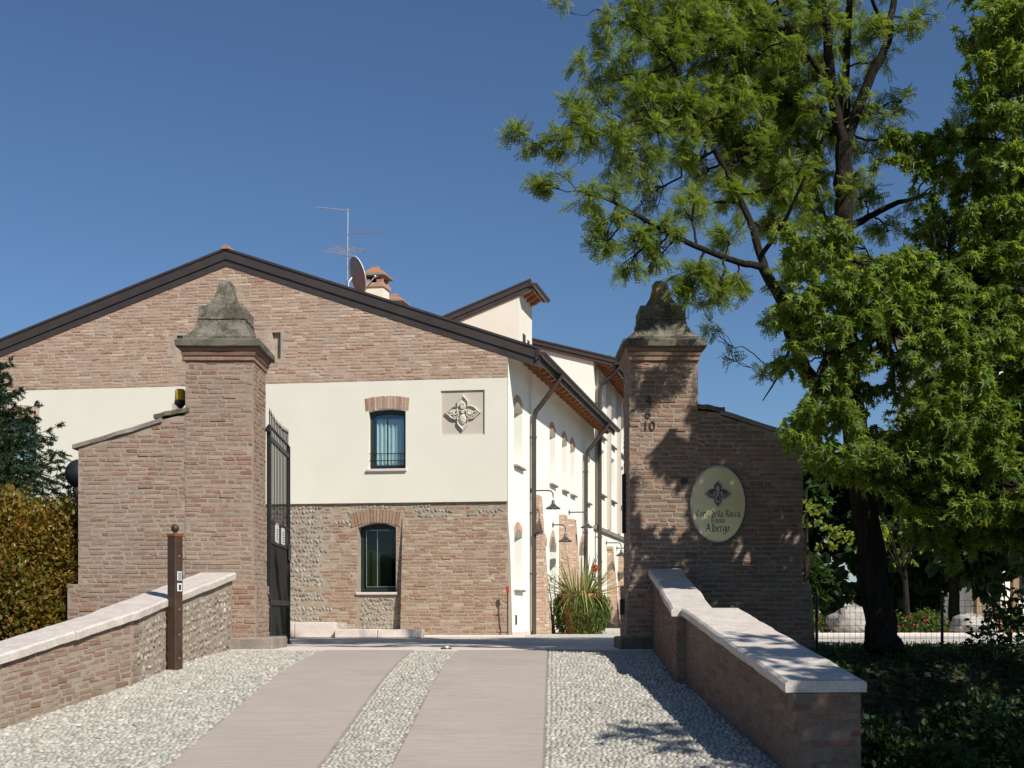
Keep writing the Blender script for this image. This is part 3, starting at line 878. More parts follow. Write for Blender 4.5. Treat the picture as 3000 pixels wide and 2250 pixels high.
# gable wall with two slit niches
slits = [(4.66, 4.84, 5.62, 6.16), (6.70, 6.88, 5.62, 6.16)]
FT = .30
mb = MB()
us = sorted([0, GL, RIDGE_U] + [s[0] for s in slits] + [s[1] for s in slits])
for a, b in zip(us[:-1], us[1:]):
    sl = [s for s in slits if abs(s[0] - a) < 1e-6]
    za, zb = float(ztop(a)) - FT + .1, float(ztop(b)) - FT + .1
    if sl:
        s = sl[0]
        mb.add(FG([(a, .036, ZP1), (b, .036, ZP1), (b, .036, s[2]), (a, .036, s[2])]), [[3, 2, 1, 0]])
        mb.add(FG([(a, .036, s[3]), (b, .036, s[3]), (b, .036, zb), (a, .036, za)]), [[3, 2, 1, 0]])
        for p, q in (((a, s[2]), (b, s[2])), ((b, s[2]), (b, s[3])), ((b, s[3]), (a, s[3])), ((a, s[3]), (a, s[2]))):
            mb.add(FG([(p[0], .036, p[1]), (q[0], .036, q[1]), (q[0], -.05, q[1]), (p[0], -.05, p[1])]), [[0, 1, 2, 3]])
        mb.add(FG([(a, -.05, s[2]), (b, -.05, s[2]), (b, -.05, s[3]), (a, -.05, s[3])]), [[3, 2, 1, 0]])
    else:
        mb.add(FG([(a, .036, ZP1), (b, .036, ZP1), (b, .036, zb), (a, .036, za)]), [[3, 2, 1, 0]])
gable = mb.build('gable_wall', M['mortar_gable'], house)
FGg = frame(FG((0, .0375, 0)), Uf, Nf)
def keep_g(u, z, w, h):
    if z + h > min(float(ztop(u)), float(ztop(u + w))) - FT + .06: return False
    return not any(u < s[1] and u + w > s[0] and z < s[3] and z + h > s[2] for s in slits)
set_masonry(gable, [(FGg, lay(0, GL, ZP1 + .002, 7.7, pitch=.0655, length=.26, keep=keep_g, jit=.002))], M['brick_gable'], 300)

# brick buttress at the corner, leaning back as it rises
BU = 2.13; BZ = 2.36; BP = .22
mb = MB()
pb = BP + (BP - .02) / BZ * .3 - .001
v = [(0 - .07, -.2, -.3), (BU, -.2, -.3), (BU, pb, -.3), (-.07, pb, -.3), (0, -.2, BZ), (BU, -.2, BZ), (BU, .019, BZ), (0, .019, BZ)]
mb.add(FG(v), BOXF)
butt = mb.build('corner_buttress', M['mortar_old'], house)
lean = np.array([0, 0, 1.0]) - Nf * (BP - .02) / BZ
FB = frame(FG((0, BP + .001, 0)), Uf, Nf, lean)
cream = lambda u, z: False
set_masonry(butt, [(FB, lay(-.05, BU, .0, BZ, pitch=.066, length=.25, jit=.005, wild=.05, uf=lambda z: (-.06 + .06 * z / BZ, BU)))], M['brick_old'], 300)

# lower wall: bricks round the window, river stones in rows elsewhere
FL = frame(FG((0, 0, 0)), Uf, Nf)
def in_brick(u, z):
    if z > 2.27 and u < 2.9: return False
    if BU <= u < 3.72: return z > .80 or u > 3.3
    return False
hole = WIN_LOW
def keep_l(u, z, w, h):
    cu, cz = u + w / 2, z + h / 2
    if u < hole[1] + .18 and u + w > hole[0] - .1 and hole[3] - .12 < z + h and z < hole[3] + .30: return False
    if u < hole[1] and u + w > hole[0] and z < hole[3] + .30 and z + h > hole[2] - .06: return False
    if cu < BU - .05 and cz < BZ: return False
    if cu < BU - .05 and cz >= BZ: return rng.random() < .55
    if 3.06 < cu < 3.75 or (2.0 < cu <= 3.3 and cz > 1.): 
        return rng.random() < (.95 if cu < 3.45 else .72)
    if cu > 4.9: return rng.random() < .25
    return rng.random() < .02
rl = lay(0, BU, BZ + .01, ZP0 - .01, pitch=.066, keep=keep_l) + lay(BU, hole[0] - .006, .02, ZP0 - .01, pitch=.066, wild=.05) + lay(hole[0], hole[1], .02, ZP0 - .01, pitch=.066, keep=keep_l) + lay(hole[1] + .006, GL, .02, ZP0 - .01, pitch=.066, keep=keep_l, jit=.005, wild=.05)
set_masonry(low, [(FL, rl)], M['brick_old'], 300)
occ = {}
for r in rl:
    for uu in np.arange(r[0] - .02, r[0] + r[2] + .04, .04): occ[round(uu / .04), round((r[1] + .03) / .04)] = 1
pos, X, Z, S = [], [], [], []
z = .05; k = 0
while z < ZP0 - .06:
    u = BU if z < BZ else .05
    while u < GL:
        s = rng.uniform(.085, .14); u += s * .66
        if hole[0] - .1 < u < hole[1] + .1 and hole[2] - .08 < z < hole[3] + .32: continue
        if any((round(u / .04) + a, round(z / .04) + b) in occ for a in (-1, 0, 1) for b in (-1, 0)): continue
        an = (.75 if k % 2 else -.75) + rng.normal() * .25
        pos.append(FG((u, -.012, z + rng.normal() * .012))); X.append(Uf * math.cos(an) + np.array([0, 0, 1]) * math.sin(an)); Z.append(Nf)
        S.append((s, s * rng.uniform(.5, .72), rng.uniform(.035, .065)))
    z += .098; k += 1
pebbles(low, pos, X, Z, S, M['river_stone'], 300, 'stone', 'stonework')

def voussoirs(parent, fr, ua, ub, zs, rise, height, n, mat, flare=.03, proud=.0):
    """a flat arch of bricks set on end over an opening"""
    for k in range(n):
        t0, t1 = k / n, (k + 1) / n
        e = .006 / (ub - ua)
        q = []
        for t, hgt in ((t0 + e, 0), (t1 - e, 0), (t1 - e, 1), (t0 + e, 1)):
            u = ua + (ub - ua) * t + (2 * t - 1) * flare * hgt
            z = zs + rise * (1 - (2 * t - 1) ** 2) + height * hgt + (rng.normal() * .004 if hgt else 0)
            q.append((u, z))
        mb = MB(); p = proud + rng.normal() * .002
        prism(mb, q, p - .05, p, fr)
        mb.build('brick', mat, parent)

def window(parent, fr, h, n, frame_mat, glass, kind):
    """sunken window: frame, panes, sill, and what hangs behind the glass"""
    a, b, c, d, rise, dep = h
    w = thing('window', None, None); w.parent = parent
    n1 = n - dep
    mb = MB(); t = .065
    m = 8; tt = np.linspace(0, 1, m + 1); ua = a + (b - a) * tt; za = d - rise * (2 * tt - 1) ** 2
    box(mb, a, a + t, n1 - .03, n1 + .03, c, d, fr=fr); box(mb, b - t, b, n1 - .03, n1 + .03, c, d, fr=fr)
    box(mb, a + t, b - t, n1 - .03, n1 + .03, c, c + t + .02, fr=fr)
    for k in range(m):
        box(mb, ua[k], ua[k + 1], n1 - .031, n1 + .031, min(za[k], za[k + 1]) - t - .02, d, fr=fr)
    mb.build('frame', frame_mat, w)
    mb = MB(); box(mb, a + t, b - t, n1 - .008, n1 + .002, c + t, d - t, fr=fr); mb.build('pane', glass, w)
    # room behind
    mb = MB()
    v = fr([(a, n1 - .03, c), (b, n1 - .03, c), (b, n1 - .03, d), (a, n1 - .03, d), (a, n1 - .9, c), (b, n1 - .9, c), (b, n1 - .9, d), (a, n1 - .9, d)])
    mb.add(v, [[4, 5, 6, 7], [0, 1, 5, 4], [1, 2, 6, 5], [2, 3, 7, 6], [3, 0, 4, 7]]); mb.build('room', M['room'], w)
    if kind == 'curtain':
        # two hanging curtains with folds, parted to one side
        for (p, q) in ((a + .03, a + .40), (a + .44, b - .12)):
            k = 40; uu = np.linspace(p, q, k); nn = n1 - .06 + .03 * np.sin(np.linspace(0, 9 * math.pi * (q - p) / .4, k))
            V = np.concatenate([fr(np.stack([uu, nn, np.full(k, c + .06)], -1)), fr(np.stack([uu, nn, np.full(k, d - .17)], -1))])
            i = np.arange(k - 1)
            MB().add(V, np.stack([i, i + 1, k + i + 1, k + i], -1)).build('curtain', M['curtain'], w, smooth=True)
        mb = MB()
        for z in (c + .17, c + .31): tube(mb, fr([(a - .01, n1 + .12, z), (b + .01, n1 + .12, z)]), .009, 6)
        for u in np.linspace(a + .12, b - .12, 5): tube(mb, fr([(u, n1 + .12, c + .02), (u, n1 + .12, c + .31)]), .006, 5)
        mb.build('guard_rail', M['iron'], w)
    else:
        mb = MB(); box(mb, a + .17, b - .07, n1 - .16, n1 - .15, c + .09, d - .13, fr=fr); mb.build('blind', M['blind'], w)
        mb = MB()
        for u in (b - t - .055,): box(mb, u, u + .012, n1 + .012, n1 + .022, c + t + .04, d - t - .05, fr=fr)
        box(mb, a + t, b - t - .055, n1 + .012, n1 + .022, d - t - .075, d - t - .06, fr=fr); box(mb, a + t, b - t - .055, n1 + .012, n1 + .022, c + t + .04, c + t + .052, fr=fr)
        box(mb, a + .43, a + .445, n1 + .010, n1 + .020, c + t + .05, d - t - .06, fr=fr)
        mb.build('sash_bead', M['galv'], w)
    mb = MB(); cbox(mb, a - .03, b + .04, n1 + .03, n + .05, c - .055, c - .003, .008, fr=fr); mb.build('sill', M['stone_white'], w)
    return w
for h in WINS_UP:
    w = window(house, FG, h, .05, M['frame_dark'], M['glass'], 'curtain')
    voussoirs(w, frame(FG((0, .057, 0)), Uf, Nf), h[0] - .065, h[1] + .065, h[3] - h[4] + .003, .05, .25, 13, M['brick_gable'], .02)
w = window(house, FG, WIN_LOW, 0., M['frame_green'], M['glass_dark'], 'blind')
voussoirs(w, frame(FG((0, .012, 0)), Uf, Nf), hole[0] - .10, hole[1] + .12, hole[3] - hole[4] + .003, .10, .27, 16, M['brick_old'], .05)

# roof: two slopes, boxed verge, gutter, rafters
def roof_slab(name, us, lz, l0, l1, t, mat, parent):
    """a roof sheet along the house: us = (u0, u1), lz = (z0, z1) of the top face"""
    mb = MB()
    p = [(us[0], l0, lz[0] - t), (us[1], l0, lz[1] - t), (us[1], l1, lz[1] - t), (us[0], l1, lz[0] - t), (us[0], l0, lz[0]), (us[1], l0, lz[1]), (us[1], l1, lz[1]), (us[0], l1, lz[0])]
    mb.add(FH(p), BOXF)
    return mb.build(name, mat, parent)
OV = -.60                       # eave line, measured from the side wall
roof = roof_slab('roof', (OV, RIDGE_U), (float(ztop(OV)) - .02, RIDGE_Z - .02), .02, LEN, .10, M['soffit'], house)
roof_slab('roof', (RIDGE_U, 12.5), (RIDGE_Z - .02, float(ztop(12.5)) - .02), .02, LEN, .10, M['soffit'], house)
# boxed verge boards along the gable, in two tones of step
def verge(parent, ua, za, ub, zb, l0, thick, mat, name='verge_board'):
    for (dz0, dz1, lo) in ((0, .045, -.035), (.047, thick * .62, -.015), (thick * .62 + .002, thick, 0.012)):
        mb = MB()
        p = [(ua, l0 + lo, za - dz1), (ub, l0 + lo, zb - dz1), (ub, l0 + .2, zb - dz1), (ua, l0 + .2, za - dz1), (ua, l0 + lo, za - dz0), (ub, l0 + lo, zb - dz0), (ub, l0 + .2, zb - dz0), (ua, l0 + .2, za - dz0)]
        mb.add(FH(p), BOXF); mb.build(name, mat, parent)
verge(house, OV - .03, float(ztop(OV - .03)), RIDGE_U, RIDGE_Z, -.065, .37, M['metal_brown'])
verge(house, RIDGE_U + .002, RIDGE_Z, 12.55, float(ztop(12.55)), -.065, .37, M['metal_brown'])
# tiles: rounded ridge tiles, and rows of pan tiles down the slopes
for k in range(30):
    mb = MB(); l = -.12 + k * .365
    ang = np.linspace(0, math.pi, 7)
    V = [];
    for lz, rr in ((l, .085), (l + .40, .07)):
        V += [(RIDGE_U + rr * math.cos(a), lz, RIDGE_Z - .03 + rr * math.sin(a)) for a in ang]
    F = [[i, i + 1, 8 + i, 7 + i] for i in range(6)] + [list(range(7))[::-1], list(range(7, 14))]
    mb.add(FH(V), F); mb.build('ridge_tile', M['terracotta'], roof)
mb = MB()
for u0, sg in ((OV, 1), (12.5, -1)):
    k = 0
    for l in np.arange(.35, LEN, .21):
        ang = np.linspace(0, math.pi, 5); V = []
        ue = RIDGE_U
        for uu in (u0, ue):
            zz = float(ztop(uu)) - .085
            V += [(uu, l + .075 * math.cos(a), zz + .06 * math.sin(a)) for a in ang]
        F = [[i, i + 1, 6 + i, 5 + i] for i in range(4)]
        mb.add(FH(V), F)
tag(mb.build('tile_rows', M['terracotta'], house), kind='stuff')

def gutter(parent, u, z, l0, l1, r=.08, mat=M['gutter']):
    ang = np.linspace(math.pi, 2 * math.pi, 9)
    V = []
    for l in (l0, l1):
        V += [(u + r * math.cos(a), l, z + r * math.sin(a)) for a in ang] + [(u + (r - .006) * math.cos(a), l, z + (r - .006) * math.sin(a)) for a in ang[::-1]]
    k = 18
    F = [[i, (i + 1) % k, k + (i + 1) % k, k + i] for i in range(k)] + [list(range(9))[::-1], [k + i for i in range(9)]]
    mb = MB(); mb.add(FH(V), F)
    # drip board behind
    box(mb, u + r * .9, u + r * .9 + .025, l0, l1, z - .09, z + .03, fr=FH)
    return mb.build('gutter', mat, parent)
gz_ = float(ztop(OV)) - .11
gutter(house, OV - .085, gz_, -.10, LEN)
mb = MB(); box(mb, OV + .0, OV + .03, -.1, LEN, gz_ - .16, gz_ + .06, fr=FH); mb.build('eave_board', M['metal_brown'], house)
def rafters(parent, u_out, z_out, slope, l0, l1, step, run, size=(.085, .12)):
    for l in np.arange(l0, l1, step):
        mb = MB(); hw = size[0] / 2
        # an end shaped with a step, as carved rafters have
        poly = [(u_out + .02, z_out - .005), (u_out + .02, z_out - .05), (u_out + .12, z_out - .075), (u_out + .20, z_out - size[1]), (u_out + run, z_out + slope * run - size[1]), (u_out + run, z_out + slope * run - .005)]
        k = len(poly)
        V = [(u, l - hw, z) for u, z in poly] + [(u, l + hw, z) for u, z in poly]
        mb.add(FH(V), [list(range(k)), list(range(2 * k - 1, k - 1, -1))] + [[k + i, k + (i + 1) % k, (i + 1) % k, i] for i in range(k)])
        mb.build('rafter', M['wood'], parent)
rafters(house, OV, float(ztop(OV)) - .125, SL, .12, LEN, .46, .66)

# side wall
SW = []
UPW = [(.55, 1.35), (4.35, 5.05), (5.95, 6.6), (7.1, 7.75), (9.7, 10.2)]
for a, b in UPW: SW.append((a, b, 3.47, 4.78, .16, .42))
SW.append((.58, 1.32, .94, 2.18, .16, .42))
SW.append((3.55, 3.95, 1.0, 2.1, .12, .42))
SW.append((4.35, 5.15, .02, 2.25, .35, .5))
SW.append((8.45, 9.35, .02, 2.35, .35, .5))
# holes need distinct grid lines: they never overlap one another
mb = MB(); wall_with_holes(mb, FS, 0, LEN, -.3, 5.75, SW, 0., False)
side = mb.build('side_wall', M['plaster_white'], house)
mb = MB(); box(mb, 0.0, .3, -.02, .022, -.3, .09, fr=frame(C0, Us, Ns)); box(mb, .3, LEN, -.02, .022, -.3, .075, fr=frame(C0, Us, Ns)); mb.build('wall_base', M['stone_white'], house)
for (a, b, c, d, rise, dep) in SW:
    arch = thing('window', None, None); arch.parent = house
    if c < .5: arch.name = 'door'
    # brick arch over the opening
    m = 10; t = np.linspace(0, 1, m + 1); ua = a + (b - a) * t; za = d - rise * (2 * t - 1) ** 2
    th = .15
    po = [(ua[k], za[k] + .002) for k in range(m + 1)] + [(a + (b - a) * t[k] + (2 * t[k] - 1) * .06, za[k] + th) for k in range(m, -1, -1)]
    for k in range(m):
        q = [po[k], po[k + 1], po[2 * m - k], po[2 * m + 1 - k]]
        mb = MB(); prism(mb, q[::-1], -.03, .006, FS); mb.build('brick', M['brick_pale'], arch)
    mb = MB(); box(mb, a, b, -dep - .05, -dep, c, d, fr=FS); mb.build('leaf' if c < .5 else 'pane', M['metal_brown'] if c < .5 else M['frame_dark'], arch)
    if c > .5:
        mb = MB(); cbox(mb, a - .03, b + .04, -dep + .02, .075, c - .05, c - .002, .008, fr=FS); mb.build('sill', M['coping_dark'], arch)

# leaning brick buttresses along the side wall
def side_buttress(parent, l, wd, top, p0, p1):
    mb = MB()
    pb = p0 + (p0 - p1) / top * .3 - .001
    v = [(l, .0, -.3), (l + wd, .0, -.3), (l + wd, pb, -.3), (l, pb, -.3), (l, .0, top), (l + wd, .0, top), (l + wd, p1 - .001, top), (l, p1 - .001, top)]
    mb.add(FS(v), BOXF[:, ::-1])
    o = mb.build('buttress', M['mortar_gable'], parent)
    fe = frame(FS((l - .001, 0, 0)), Ns, -Us)
    rows = lay(0.004, p0, .02, top, pitch=.066, length=.26, uf=lambda z: (.004, p0 + (p1 - p0) * z / top))
    ln = np.array([0, 0, 1.]) + Ns * (p1 - p0) / top
    ff = frame(FS((l, p0, 0)), Us, Ns, ln)
    set_masonry(o, [(fe, rows), (ff, lay(0, wd, .02, top, pitch=.066))], M['brick_pale'], 300)
for l, top, p0, p1 in ((2.42, 3.02, .34, .12), (5.5, 2.82, .30, .14), (6.75, 2.8, .34, .14)):
    side_buttress(house, l, .42, top, p0, p1)

def downpipe(parent, l, zt, u_g, zg, r=.055, nback=.09, lg=None):
    lg = l if lg is None else lg
    mb = MB()
    P = [FH([(u_g, lg, zg - .06)])[0], FH([(u_g, lg, zg - .12)])[0]]
    e = FS((l, nback, zt))
    P += [P[1] + (e - P[1]) * t + np.array([0, 0, -.03 * math.sin(t * math.pi)]) for t in (.15, .4, .7, .92)]
    P += [FS((l, nback, zt - .12)), FS((l, nback, zt - .3)), FS((l, nback, 1.)), FS((l, nback, .0))]
    tube(mb, np.array(P), r, 10)
    o = mb.build('downpipe', M['gutter'], parent, smooth=True)
    for z in (zt - .5, 2.6, 1.3):
        mb = MB(); tube(mb, [FS((l, nback, z - .02)), FS((l, nback, z + .02))], r + .012, 10); box(mb, l - .012, l + .012, 0.0, nback, z - .012, z + .012, fr=FS); mb.build('pipe_clip', M['gutter'], o)
downpipe(house, 2.1, 4.72, OV - .085, gz_, lg=2.0)
downpipe(house, 9.0, 4.72, OV - .085, gz_, lg=9.0)

# big dormer on the far slope
DU, DL, DLEN = 1.10, 6.15, 1.56
dtip = (.80, 8.66); dsl = .385
def dz(u): return dtip[1] - dsl * (u - dtip[0])
dorm = thing('dormer', None, None); dorm.parent = house
mb = MB()
cr = [(DU, DL, 5.9), (4.25, DL, 6.9), (4.25, DL, dz(4.25) - .12), (DU, DL, dz(DU) - .12)]
bk = [(u, l + DLEN, z) for u, l, z in cr]
mb.add(FH(cr + bk), [[0, 1, 2, 3][::-1], [4, 5, 6, 7], [0, 3, 7, 4], [1, 5, 6, 2][::-1]])
mb.build('wall', M['plaster'], dorm)
mb = MB(); box(mb, DU - .012, DU + .05, DL + .42, DL + .72, 6.75, 7.45, fr=FH); box(mb, DU - .012, DU + .05, DL + .98, DL + 1.22, 6.9, 7.4, fr=FH); mb.build('opening', M['frame_dark'], dorm)
mb = MB()
p = []
for zz in (.12, 0):
    p += [(dtip[0], DL - .03, dtip[1] - zz), (4.3, DL - .03, dz(4.3) - zz), (4.3, DL + DLEN + .1, dz(4.3) - zz), (dtip[0], DL + DLEN + .1, dtip[1] - zz)]
mb.add(FH(p), BOXF); mb.build('roof', M['soffit'], dorm)
verge(dorm, dtip[0], dtip[1] + .01, 4.3, dz(4.3) + .01, DL - .075, .27, M['metal_brown'])
gutter(dorm, dtip[0] - .08, dtip[1] - .10, DL - .11, DL + DLEN + .1)
for l in np.arange(DL + .12, DL + DLEN, .42):
    mb = MB()
    z0 = dtip[1] - .125
    poly = [(dtip[0] + .02, z0), (dtip[0] + .02, z0 - .05), (dtip[0] + .1, z0 - .10), (dtip[0] + .16, z0 - .16), (DU + .02, z0 - .2), (DU + .02, z0 - .1)]
    k = len(poly); V = [(u, l - .05, z) for u, z in poly] + [(u, l + .05, z) for u, z in poly]
    mb.add(FH(V), [list(range(k)), list(range(2 * k - 1, k - 1, -1))] + [[k + i, k + (i + 1) % k, (i + 1) % k, i] for i in range(k)]); mb.build('rafter', M['wood'], dorm)

# chimneys: plastered stack, brick collar with openings, tiled hat
def chimney(u, l, zb, zc, s=.22):
    ch = thing('chimney', None, None); ch.parent = house
    fr = lambda p: FH(np.asarray(p, float) + np.array([u, l, 0]))
    mb = MB(); box(mb, -s, s, -s, s, zb, zc, fr=fr); mb.build('stack', M['plaster'], ch)
    mb = MB(); cbox(mb, -s - .03, s + .03, -s - .03, s + .03, zc, zc + .10, .01, fr=fr)
    for a in (-1, 1):
        for b in (-1, 1):
            box(mb, a * s - .07 * (a > 0) , a * s + .07 * (a < 0), b * s - .07 * (b > 0), b * s + .07 * (b < 0), zc + .10, zc + .25, fr=fr)
    for a in (-1, 1):
        box(mb, -.03 + a * .11, .03 + a * .11, -s, s, zc + .10, zc + .19, fr=fr)
    mb.build('collar', M['brick_gable'], ch)
    mb = MB(); box(mb, -s + .075, s - .075, -s + .075, s - .075, zc + .1, zc + .25, fr=fr); mb.build('flue', M['black'], ch)
    mb = MB(); cbox(mb, -s - .07, s + .07, -s - .07, s + .07, zc + .25, zc + .315, .012, fr=fr); mb.build('cap_slab', M['coping_dark'], ch)
    # stepped tiles of the hat
    for q, (r0, r1, z0, z1) in enumerate(((s + .06, s * .75, .317, .385), (s * .82, s * .48, .38, .44), (s * .55, s * .30, .435, .485))):
        mb = MB(); v = []
        for r, z in ((r0, z0), (r1, z1)): v += [(-r, -r, zc + z), (-r, r, zc + z), (r, r, zc + z), (r, -r, zc + z)]
        mb.add(fr(v), BOXF); mb.build('tile', M['terracotta'], ch)
    mb = MB(); cbox(mb, -.055, .055, -.06, .06, zc + .485, zc + .515, .01, fr=fr); mb.build('cap_tile', M['coping_dark'], ch)
chimney(3.52, 2.55, 6.8, 7.62)
chimney(4.5, 7.0, 7.2, 8.15)

# ------------------------------------------------------------------ taller wing behind the low house
tall = thing('tall_wing', 'taller cream wing with rows of pillared windows continuing behind the low house', 'house')
TL0, TL1 = LEN + .02, 25.
TGZ = 7.60; TSL = .262; TOV = -.62
def ztt(u): return TGZ + TSL * (np.asarray(u) - TOV)
bays = []
l = TL0 + .55
while l < TL1 - 2:
    bays.append(l); l += 2.2
TW = []
for l in bays:
    TW.append((l + .28, l + 1.52, 3.92, 5.25, 0, .55))
    TW.append((l + .28, l + 1.52, 5.62, 6.85, 0, .55))
for i, l in enumerate(bays):
    TW.append((l + .5, l + 1.15, .9, 2.05, .12, .4))
mb = MB(); wall_with_holes(mb, FS, TL0, TL1, -.3, 7.55, TW, 0., False)
mb.add(FH([(0, TL0, 2), (6.2, TL0, 2), (6.2, TL0, float(ztt(6.2)) - .1), (0, TL0, float(ztt(0)) - .1)]), [[3, 2, 1, 0]])
mb.build('wall', M['plaster_white'], tall)
for (a, b, c, d, rise, dep) in TW:
    w = thing('window', None, None); w.parent = tall
    mb = MB(); box(mb, a, b, -dep - .05, -dep, c, d, fr=FS); mb.build('pane', M['frame_dark'], w)
    mb = MB(); cbox(mb, a - .05, b + .05, -dep + .02, .09, c - .05, c - .002, .008, fr=FS); mb.build('sill', M['coping_dark'], w)
for l in bays:
    mb = MB(); box(mb, l - .22, l + .12, -.02, .10, 2.95, 7.35, fr=FS)
    o = mb.build('pillar', M['plaque'], tall)
mb = MB(); box(mb, TL0, TL1, -.02, .07, 2.82, 2.93, fr=FS); mb.build('string_course', M['coping_dark'], tall)
p = []
for zz in (.11, 0):
    p += [(TOV, TL0 - .03, float(ztt(TOV)) - zz), (6.0, TL0 - .03, float(ztt(6.0)) - zz), (6.0, TL1, float(ztt(6.0)) - zz), (TOV, TL1, float(ztt(TOV)) - zz)]
MB().add(FH(p), BOXF).build('roof', M['soffit'], tall)
verge(tall, TOV - .03, float(ztt(TOV - .03)) + .02, 6.0, float(ztt(6.0)) + .02, TL0 - .09, .25, M['metal_brown'])
gutter(tall, TOV - .085, float(ztt(TOV)) - .11, TL0 - .12, TL1)
mb = MB(); box(mb, TOV, TOV + .03, TL0 - .05, TL1, float(ztt(TOV)) - .26, float(ztt(TOV)) - .03, fr=FH); mb.build('eave_board', M['metal_brown'], tall)
rafters(tall, TOV, float(ztt(TOV)) - .12, TSL, TL0 + .1, TL1, .46, .66)
for l, top, p0, p1 in ((13.45, 2.45, .36, .14), (16.0, 2.3, .36, .14)):
    side_buttress(tall, l, .42, top, p0, p1)
downpipe(tall, TL0 + .25, 6.9, TOV - .085, float(ztt(TOV)) - .11, r=.06, nback=.14, lg=TL0 + .1)

# ------------------------------------------------------------------ things
def up(o, x=0, y=0, z=0):
    return o

# iron gate leaf, swung open into the yard
gate = thing('gate_leaf', 'tall black iron gate leaf with spear tops swung open beside the sunlit pier', 'gate')
gU = np.array([-.055, 1, 0]); gU = gU / np.linalg.norm(gU); gN = np.array([gU[1], -gU[0], 0])
FGt = frame((-3.345, 17.36, 0), gU, gN)
GLn = 2.26
def gbar(u, z0, z1, r=.0085, name='bar', tip=True):
    mb = MB(); tube(mb, FGt([(u, 0, z0), (u, 0, z1)]), r, 6)
    if tip: lathe(mb, [(.0, .0), (.013, .02), (.007, .06), (.0, .11)], FGt((u, 0, z1 - .005)), 6)
    mb.build(name, M['iron'], gate)
nb = 13
for k in range(nb):
    u = .10 + (GLn - .2) * k / (nb - 1)
    gbar(u, .10, 3.22 - .05 * math.sin(math.pi * k / (nb - 1)) + rng.normal() * .004)
    if k < nb - 1: gbar(u + (GLn - .2) / (nb - 1) / 2, .10, 1.46, .009, tip=False)
for z, h in ((.10, .05), (.58, .075), (1.44, .05), (1.73, .05), (2.86, .07), (3.04, .03)):
    mb = MB(); cbox(mb, .03, GLn - .03, -.018, .018, z, z + h, .004, fr=FGt); mb.build('rail', M['iron'], gate)
for u in (0, GLn - .055):
    mb = MB(); cbox(mb, u, u + .055, -.028, .028, .07, 3.05, .005, fr=FGt); mb.build('stile', M['iron'], gate)
mb = MB(); box(mb, .06, GLn - .06, -.006, .006, 1.49, 1.73, fr=FGt); mb.build('plate', M['iron_grey'], gate)
for u, z0, z1 in ((.62, 1.47, 1.77), (1.30, 1.47, 1.77)):
    mb = MB(); cbox(mb, u, u + .34, .008, .018, z0, z1, .003, fr=FGt); s = mb.build('notice', M['white_plate'], gate)
    mb = MB()
    for q in range(5): box(mb, u + .06, u + .26 - .03 * (q % 2), .0181, .0195, z0 + .05 + q * .035, z0 + .062 + q * .035, fr=FGt)
    mb.build('print', M['iron_grey'], s)
mb = MB(); cbox(mb, GLn - .25, GLn - .06, .02, .045, 1.28, 1.52, .01, fr=FGt); mb.build('lock_case', M['iron_grey'], gate)
mb = MB(); tube(mb, FGt([(GLn - .3, .035, .02), (GLn - .3, .035, .55)]), .016, 8); lathe(mb, [(.0, 0), (.045, 0), (.045, .015), (.018, .02), (.016, .03)], FGt((GLn - .3, .035, 0.004)), 10); mb.build('drop_bolt', M['iron'], gate)
for z in (.66, 2.95):
    mb = MB(); cbox(mb, -.09, .04, -.03, .03, z, z + .07, .01, fr=FGt); mb.build('hinge', M['iron'], gate)

# hinge pins left on the shaded pier
mb = MB(); cbox(mb, 1.535 - .05, 1.56, 17.0, 17.1, 1.55, 2.35, .01); mb.build('hinge_plate', M['iron'], rp)
mb = MB(); cbox(mb, 1.49 - .06, 1.52, 16.7, 16.8, .45, .66, .01); mb.build('hinge_block', M['iron'], rp)

# amber warning lamp on the sunlit pier
o = thing('warning_lamp', 'small amber warning lamp on a black bracket beside the sunlit pier', 'lamp')
cx, cy, cz = -4.40, 16.75, 0
mb = MB(); lathe(mb, [(.0, 3.445), (.05, 3.44), (.066, 3.42), (.07, 3.30), (.066, 3.285), (0, 3.285)], (cx, cy, 0), 16); mb.build('lens', M['yellow'], o, smooth=True)
mb = MB(); lathe(mb, [(0, 3.285), (.076, 3.284), (.076, 3.24), (.05, 3.225), (.035, 3.20), (0, 3.20)], (cx, cy, 0), 16); mb.build('socket', M['black'], o, smooth=True)
mb = MB(); tube(mb, [(cx + .0, cy, 3.215), (cx + .01, cy, 3.165), (cx + .06, cy, 3.145), (-4.26, cy, 3.15)], .032, 8); box(mb, -4.285, -4.262, cy - .05, cy + .05, 3.1, 3.2); mb.build('bracket', M['black'], o)

# intercom post
o = thing('intercom_post', 'brown steel intercom post with ball top standing against the bridge wall', 'post')
px, py = -3.735, 14.0; pz = float(zr(py))
rz = math.radians(-28); cr_, sr_ = math.cos(rz), math.sin(rz)
FP = frame((px, py, pz), (cr_, sr_, 0), (sr_, -cr_, 0))
hs = .060
mb = MB(); cbox(mb, -hs, hs, -hs, hs, -.03, 1.46, .006, fr=FP); mb.build('shaft', M['corten'], o)
mb = MB(); cbox(mb, -hs - .006, hs + .006, -hs - .006, hs + .006, 1.46, 1.50, .008, fr=FP); mb.build('cap', M['corten_top'], o)
mb = MB(); a = np.linspace(-math.pi / 2, math.pi / 2, 11); lathe(mb, [(.045 * math.cos(t), .045 * math.sin(t)) for t in a], FP((0, 0, 1.56)), 16); lathe(mb, [(.022, -.07), (.022, -.03)], FP((0, 0, 1.56)), 10); mb.build('ball', M['corten'], o, smooth=True)
FQ = frame(FP((hs, 0, 0)), FP.M[1] * -1, FP.M[0])     # face that looks to the road
